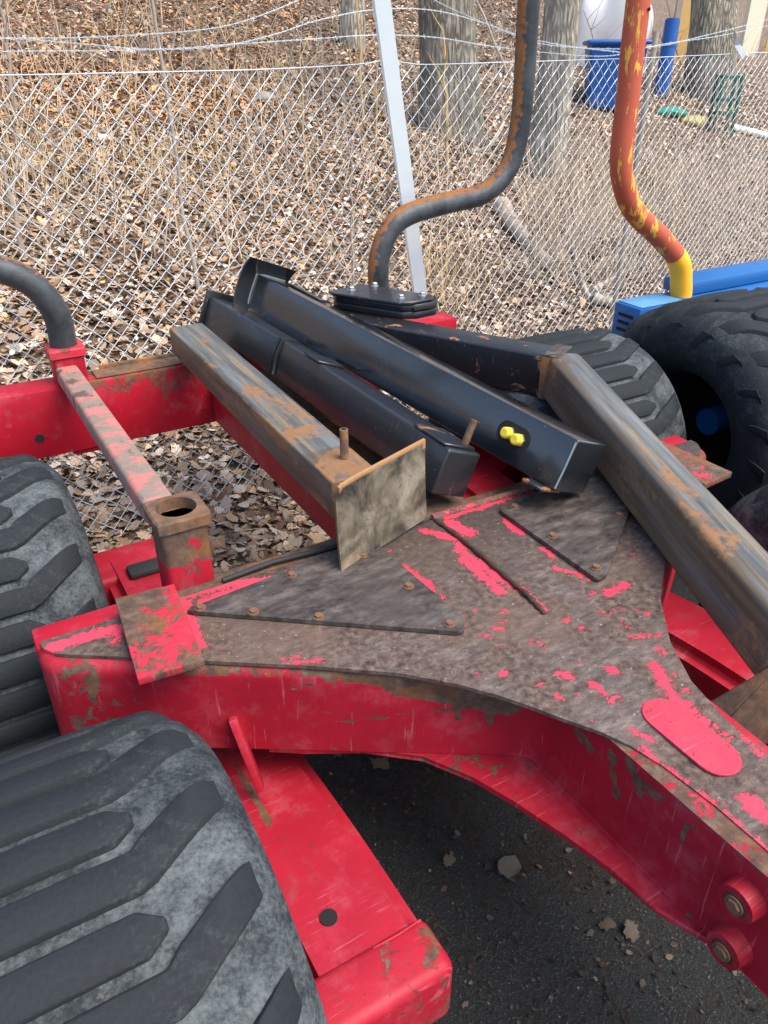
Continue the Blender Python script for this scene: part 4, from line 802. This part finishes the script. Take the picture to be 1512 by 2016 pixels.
# ------------------------------------------------------------------ leaves
PAL = [tuple(min(.85, q*k_) for q, k_ in zip(c_, (1.10, 1.03, .96))) for c_ in [(.46, .36, .27), (.38, .29, .21), (.53, .44, .34), (.29, .20, .14), (.60, .53, .44), (.46, .32, .21), (.19, .135, .10), (.66, .61, .55), (.44, .37, .30), (.48, .35, .24), (.55, .49, .42)]]
OAK = [(0, 0), (.10, .10), (.22, .13), (.19, .24), (.33, .33), (.25, .43), (.37, .56), (.26, .64), (.28, .78), (.13, .84), (.06, 1.)]
OAKP = [(x, y) for x, y in OAK]+[(-x, y) for x, y in OAK[-1:0:-1]]
def leaf_cloud(name, pts, detailed, label, npr):
    V = []; Fc = []; Cc = []
    for (x, y, z, sz, tilt, sun_tint) in pts:
        a = npr.uniform(0, 6.283); ca, sa = math.cos(a), math.sin(a); tx = npr.normal(0, tilt); ty = npr.normal(0, tilt); curl = npr.normal(0, .5); tw = npr.normal(0, .35); o_ = len(V); c = PAL[npr.integers(len(PAL))]; k = npr.uniform(.45, 1.45)
        if sun_tint > npr.random(): c = (.74, .40, .19)  # orange leaf colour paints in the warm sunlight
        P = OAKP if detailed else [(0, 0), (.3, .3), (.25, .7), (0, 1), (-.25, .7), (-.3, .3)]
        mid = [(0, .35), (0, .7)] if detailed else []
        for lx, ly in P:
            lz = curl*lx*lx*1.8+tw*lx*(ly-.5)+.25*curl*(ly-.5)**2; X, Y = lx*sz, (ly-.5)*sz; Z = lz*sz+X*tx+Y*ty; V.append((x+X*ca-Y*sa, y+X*sa+Y*ca, z+Z)); Cc.append((c[0]*k, c[1]*k, c[2]*k, 1))
        n = len(P)
        if detailed:
            h = len(OAK)
            for i in range(h-1):
                l0, l1 = o_+(n-i) % n, o_+(n-i-1); r0, r1 = o_+i, o_+i+1
                if i == 0: Fc.append((o_, r1, o_+n-1))
                elif i == h-2: Fc.append((r0, o_+h-1, l0))
                else: Fc.append((r0, r1, l1, l0))
        else: Fc += [(o_, o_+1, o_+5), (o_+1, o_+2, o_+4, o_+5), (o_+2, o_+3, o_+4)]
    me = bpy.data.meshes.new(name); me.from_pydata(V, [], Fc); me.update(); at = me.attributes.new('lcol', 'FLOAT_COLOR', 'POINT'); at.data.foreach_set('color', np.array(Cc, dtype=np.float32).ravel()); o = link(name, me, 'leaf'); o['kind'] = 'stuff'; o['label'] = label; o['category'] = 'leaves'; return o
npr = np.random.default_rng(5)
def sun_share(x, y):
    s = (y-fy(x)); u_ = x*.863-y*.505   # share of leaves coloured for the warm sun patch high on the left
    return .55 if (s > 4.5 and u_ < -1.2) else (.10 if s > 1.5 else .02)
near = []; far_ = []
def spread(n, d0, d1, a0, a1, lst, s0, s1):
    for _ in range(n):
        d = d0+(d1-d0)*npr.random()**.8; a = R(npr.uniform(a0, a1)); x, y = d*math.sin(a), d*math.cos(a); s = y-fy(x)
        if s < -.95-.25*hash2(x*3, y*3) and npr.random() > .02: continue
        if y < 1.9: continue
        lst.append((x, y, terr(x, y)+npr.uniform(.0, .035), s0+(s1-s0)*npr.random()**1.6, .38, sun_share(x, y)))
spread(22000, 1.9, 5.2, -8, 62, near, .025, .09); spread(64000, 4.6, 9.5, -6, 60, far_, .02, .07); spread(90000, 8.5, 22, -6, 60, far_, .03, .085)
leaf_cloud('leaf_litter', near, True, 'brown fallen oak leaves carpeting the ground by the fence', npr); leaf_cloud('hillside_leaves', far_, False, 'brown leaf litter covering the hillside behind the fence', npr)
# leaf crumbs, needles and grit on the asphalt
pts = []
for _ in range(11000):
    x, y = npr.uniform(.25, 2.1), npr.uniform(-.2, 2.2); k = .5+.5*hash2(x*4, y*4)
    if npr.random() > k+.15: continue
    pts.append((x, y, npr.uniform(.003, .012), npr.choice([.004, .007, .012, .02], p=[.45, .3, .17, .08]), .4, 0))
o = leaf_cloud('asphalt_litter', pts, False, 'dark crumbled leaf bits and grit on the asphalt below the drawbar', npr)
me = o.data; at = me.attributes['lcol']; n = len(me.vertices); arr = np.zeros(n*4, dtype=np.float32); at.data.foreach_get('color', arr); arr = arr.reshape(-1, 4); arr[:, :3] *= npr.choice([.06, .11, .22], p=[.5, .35, .15], size=(n//6, 1)).repeat(6, 0); at.data.foreach_set('color', arr.ravel())
v, f = [], []
for i in range(2200):
    x, y = rnd.uniform(.3, 1.9), rnd.uniform(0, 1.6)
    if rnd.random() > .6+.5*hash2(x*4, y*4): continue
    a = rnd.uniform(0, 6.28); Ln = rnd.uniform(.008, .05); p = Vector((x, y, rnd.uniform(.004, .012))); dv = Vector((math.cos(a), math.sin(a), 0))*Ln; k = Vector((-dv.y, dv.x, 0))*rnd.uniform(-.25, .25); tube([p, p+dv*.5+k, p+dv], .0008, 3, v, f)
o = pyd('needle_litter', v, f, 'needle', None, 80); o['kind'] = 'stuff'; o['label'] = 'fine twigs and needles strewn on the asphalt'; o['category'] = 'litter'
def one_leaf(px, size, rot, col, lab, oval=False):
    p = onz(*px, .012); P = OAKP if not oval else [(.48*math.sin(a)*(1+.08*math.sin(3*a)), .5-.5*math.cos(a)) for a in np.linspace(0, 2*math.pi, 17)[:-1]]
    V = []; n = len(P)
    for zz in (0, .0012):
        for lx, ly in P:
            X, Y = lx*size, (ly-.5)*size; c, s = math.cos(rot), math.sin(rot); V.append((X*c-Y*s, X*s+Y*c, zz+.25*abs(lx)*abs(lx)*size+.007*math.sin(ly*6)+.006*math.sin(lx*19+ly*9)))
    Fc = [tuple(range(n))[::-1], tuple(n+i for i in range(n))]+[(i, (i+1) % n, n+(i+1) % n, n+i) for i in range(n)]
    t = NT('leaf_single'); a = t.noise(90, 4); m = t.out(t.mix(a, tuple(q*.35 for q in col), tuple(q*.8 for q in col)), .8); o = pyd('fallen_leaf', V, Fc, m, None, 60); o.location = p; return tag(o, lab, 'leaf', 'single leaves on the asphalt')
one_leaf((748, 1502), .07, .4, (.34, .24, .14), 'curled brown oak leaf on asphalt under the red frame edge'); one_leaf((1003, 1707), .062, 1.2, (.20, .18, .155), 'round grey leaf alone in the middle of the dark asphalt', True); one_leaf((1243, 1832), .055, 2.6, (.15, .12, .09), 'dark oak leaf on asphalt below the drawbar wall')
one_leaf((1195, 1820), .045, .9, (.14, .115, .09), 'small dark oak leaf left of the one below the drawbar'); one_leaf((885, 1692), .05, -.9, (.28, .23, .17), 'pale thin leaf at the edge of the walking beam shade'); pass; one_leaf((665, 1485), .03, .2, (.32, .26, .19), 'tiny pale leaf under the front frame'); pass; pass
# ================================================================== THINGS IN THE YARD BEHIND
def stone(px, size, col, lab, name='stone', cat='stone', fl=.6, seed=0):
    p = onterr(*px); bm = bmesh.new(); bmesh.ops.create_icosphere(bm, subdivisions=3, radius=size); rr = random.Random(seed); ks = [Vector((rr.gauss(0, 1), rr.gauss(0, 1), rr.gauss(0, 1))).normalized() for _ in range(9)]
    for q in bm.verts:
        n_ = q.co.normalized(); k = 1+sum(.10*math.sin(6*n_.dot(a)+i) for i, a in enumerate(ks))*.45; q.co = Vector((q.co.x*k*1.2, q.co.y*k, q.co.z*k*fl))
    o = fin(bm, name, simple(name+'_mat', col, .8, 0, .35, 14, .3), None, 60); o.location = p+Vector((0, 0, size*.15)); return tag(o, lab, cat)
stone((200, 275), .075, (.62, .58, .52), 'pale flat stone in leaves left of the long sapling', seed=1, fl=.35); stone((60, 335), .10, (.58, .53, .44), 'large pale stone at the left edge behind the fence', seed=2, fl=.4); stone((522, 200), .10, (.33, .33, .32), 'grey rock on the slope left of the leaning post', seed=3); stone((256, 108), .045, (.75, .70, .62), 'small white stone under the barbed wire', seed=4, fl=.8)
stone((1210, 500), .2, (.06, .05, .042), 'dark lump standing for the shaded hollow behind the red stake', 'lump', 'lump', .55, 8)  # dark lump stands in for the shade of a hollow in the brush
# blue bin with lid
bp = onterr(1196, 214); db = math.hypot(bp.x, bp.y); sc_ = (bp-CAMP).dot(FW)/F
bn = thing('wheelie_bin', 'blue plastic wheelie bin behind the fence near the red stake', 'bin', bp)
W_, H_ = 105*sc_, 118*sc_
M['binblue'] = simple('blue_plastic', (.012, .10, .38), .4, 0, .2, 4)
bm = bmesh.new(); bb = [bm.verts.new((sx_*W_*.40, sy_*W_*.42, 0)) for sx_, sy_ in ((-1, -1), (1, -1), (1, 1), (-1, 1))]; tt = [bm.verts.new((sx_*W_*.5, sy_*W_*.55, H_*.9)) for sx_, sy_ in ((-1, -1), (1, -1), (1, 1), (-1, 1))]; bm.faces.new(tt); bm.faces.new(bb[::-1])
for i in range(4): bm.faces.new((bb[i], bb[(i+1) % 4], tt[(i+1) % 4], tt[i]))
bmesh.ops.bevel(bm, geom=list(bm.edges), offset=.03, segments=3, affect='EDGES'); q = fin(bm, 'bin_body', 'binblue', bn); q.rotation_euler = (0, 0, R(-38))
bm = bmesh.new(); bbox(bm, (-W_*.55, -W_*.62, H_*.9), (W_*.55, W_*.6, H_*.97), .03, 3); q2 = fin(bm, 'bin_lid', 'binblue', bn); q2.rotation_euler = (0, 0, R(-38))
# second blue barrel further right
bp2 = onterr(1300, 190); bm = bmesh.new(); s2 = (bp2-CAMP).dot(FW)/F; cyl(bm, (0, 0, 0), (0, 0, 130*s2), 14*s2, 20); bmesh.ops.bevel(bm, geom=[e for e in bm.edges if abs(e.verts[0].co.z-e.verts[1].co.z) < .01], offset=.02, segments=2, affect='EDGES')
for k in (.3, .65): cyl(bm, (0, 0, 130*s2*k), (0, 0, 130*s2*k+.03), 15*s2, 20)
o = fin(bm, 'blue_drum', 'binblue', None); o.location = bp2; tag(o, 'narrow blue drum between red stake and yellow boards', 'drum')
# white tarpaulin over a pile
tp = onterr(1205, 165); s3 = (tp-CAMP).dot(FW)/F; bm = bmesh.new(); bmesh.ops.create_icosphere(bm, subdivisions=4, radius=1.); ks = [Vector((rnd.gauss(0, 1), rnd.gauss(0, 1), rnd.gauss(0, 1))).normalized() for _ in range(10)]
for q in bm.verts:
    n_ = q.co.normalized(); k = 1+sum(math.sin(5.5*n_.dot(a)+i*1.7) for i, a in enumerate(ks))*.075; q.co = Vector((n_.x*k*80*s3, n_.y*k*60*s3, max(-.1, n_.z*k*118*s3+70*s3)))
tl = bpy.data.objects.new('x', None); o = fin(bm, 'tarpaulin', simple('white_tarp', (.74, .74, .74), .5, 0, .10, 3), None, 70); bpy.data.objects.remove(tl); o.location = tp+FH*.9+RT*(15*s3); o.rotation_euler = (0, 0, -YAW); tag(o, 'white tarpaulin draped over a pile behind the blue bin', 'tarpaulin')
# yellow boards, cream post, green trestle, green net, pale bar
M['board'] = simple('yellow_board', (.62, .40, .14), .7, 0, .2, 6); M['cream'] = simple('cream_paint', (.86, .80, .60), .6, 0, .06, 5); M['greenp'] = simple('green_paint', (.02, .11, .08), .5, 0, .3, 9); M['net'] = simple('green_plastic', (.03, .40, .26), .6, 0, .3, 12)
def upright(px, wpx, toppx, mat, name, lab, cat, depth=.06, lift=0.):
    p = onterr(*px); s = (p-CAMP).dot(FW)/F; dd = ray(*toppx); k = math.hypot(p.x, p.y)/math.hypot(dd.x, dd.y); t = CAMP+dd*k; h = t.z-p.z
    bm = bmesh.new(); bbox(bm, (-wpx*s/2, -depth/2, lift-.05), (wpx*s/2, depth/2, h), .006, 1); o = fin(bm, name, mat, None); o.location = p; o.rotation_euler = (0, 0, -YAW); return tag(o, lab, cat)
upright((1334, 128), 26, (1334, -60), 'board', 'timber_board', 'upright yellow timber board left of the top right trunk', 'board'); upright((1360, 118), 10, (1364, -60), 'board', 'timber_board', 'narrow yellow board beside the wider one', 'board')
upright((1318, 132), 12, (1312, -60), 'twig', 'timber_board', 'weathered grey board left of the yellow boards', 'board')
cp = upright((1468, 112), 30, (1470, -80), 'cream', 'cream_post', 'cream painted post in the top right corner', 'post', .25); 
upright((1486, 104), 9, (1488, -80), 'cream', 'cream_post', 'thin cream batten beside the cream post', 'post', .05)
upright((1506, 110), 6, (1495, -40), 'board', 'timber_board', 'thin slanting lath at the top right edge', 'board', .03)
# trestle
tb = onterr(1415, 262); s4 = (tb-CAMP).dot(FW)/F; tz = thing('garden_trestle', 'dark green metal trestle behind the fence at right', 'trestle', tb); tz.rotation_euler = (0, 0, -YAW)
for x in (-18*s4, 18*s4):
    for y in (-.12, .12): bm = bmesh.new(); bbox(bm, (x-.02, y-.02, -.05), (x+.02, y+.02, 100*s4), .004, 1); fin(bm, 'leg', 'greenp', tz)
for z in (35*s4, 58*s4, 96*s4):
    bm = bmesh.new(); bbox(bm, (-18*s4+.021, -.135, z-.018), (18*s4-.021, .135, z+.018), .004, 1); fin(bm, 'rung', 'greenp', tz)
stone((1318, 228), .22, (.04, .26, .19), 'crumpled green plastic net in the leaves right of the red stake', 'plastic_net', 'net', .35, 12); stone((1362, 246), .18, (.40, .34, .14), 'dull yellow bundle next to the green net', 'yellow_bundle', 'bundle', .5, 13)
pa, pb_ = onterr(1440, 258, .06), onterr(1540, 285, .06); v, f = tube([pa, pb_], .045, 10); o = pyd('pale_pipe', v, f, 'post', None, 60, pa); o.location = pa; tag(o, 'pale pipe lying on the ground at the right edge', 'pipe')
# bit of plastic film hanging on the barbed wire
pf0 = [onf(1444, 58, -.03), onf(1450, 66, -.05), onf(1446, 90, -.03), onf(1462, 118, -.04), onf(1470, 105, -.05), onf(1458, 88, -.02)]
V = pf0+[p+Vector((.002, .004, 0)) for p in pf0]; o = pyd('plastic_film', V, [(0, 1, 5, 2), (2, 5, 4, 3), (6, 8, 11, 7), (8, 9, 10, 11), (0, 2, 8, 6), (1, 0, 6, 7), (2, 3, 9, 8), (3, 4, 10, 9), (4, 5, 11, 10), (5, 1, 7, 11)], simple('grey_film', (.40, .44, .46), .4), None, 20); tag(o, 'scrap of grey plastic film caught on the barbed wire', 'plastic film')
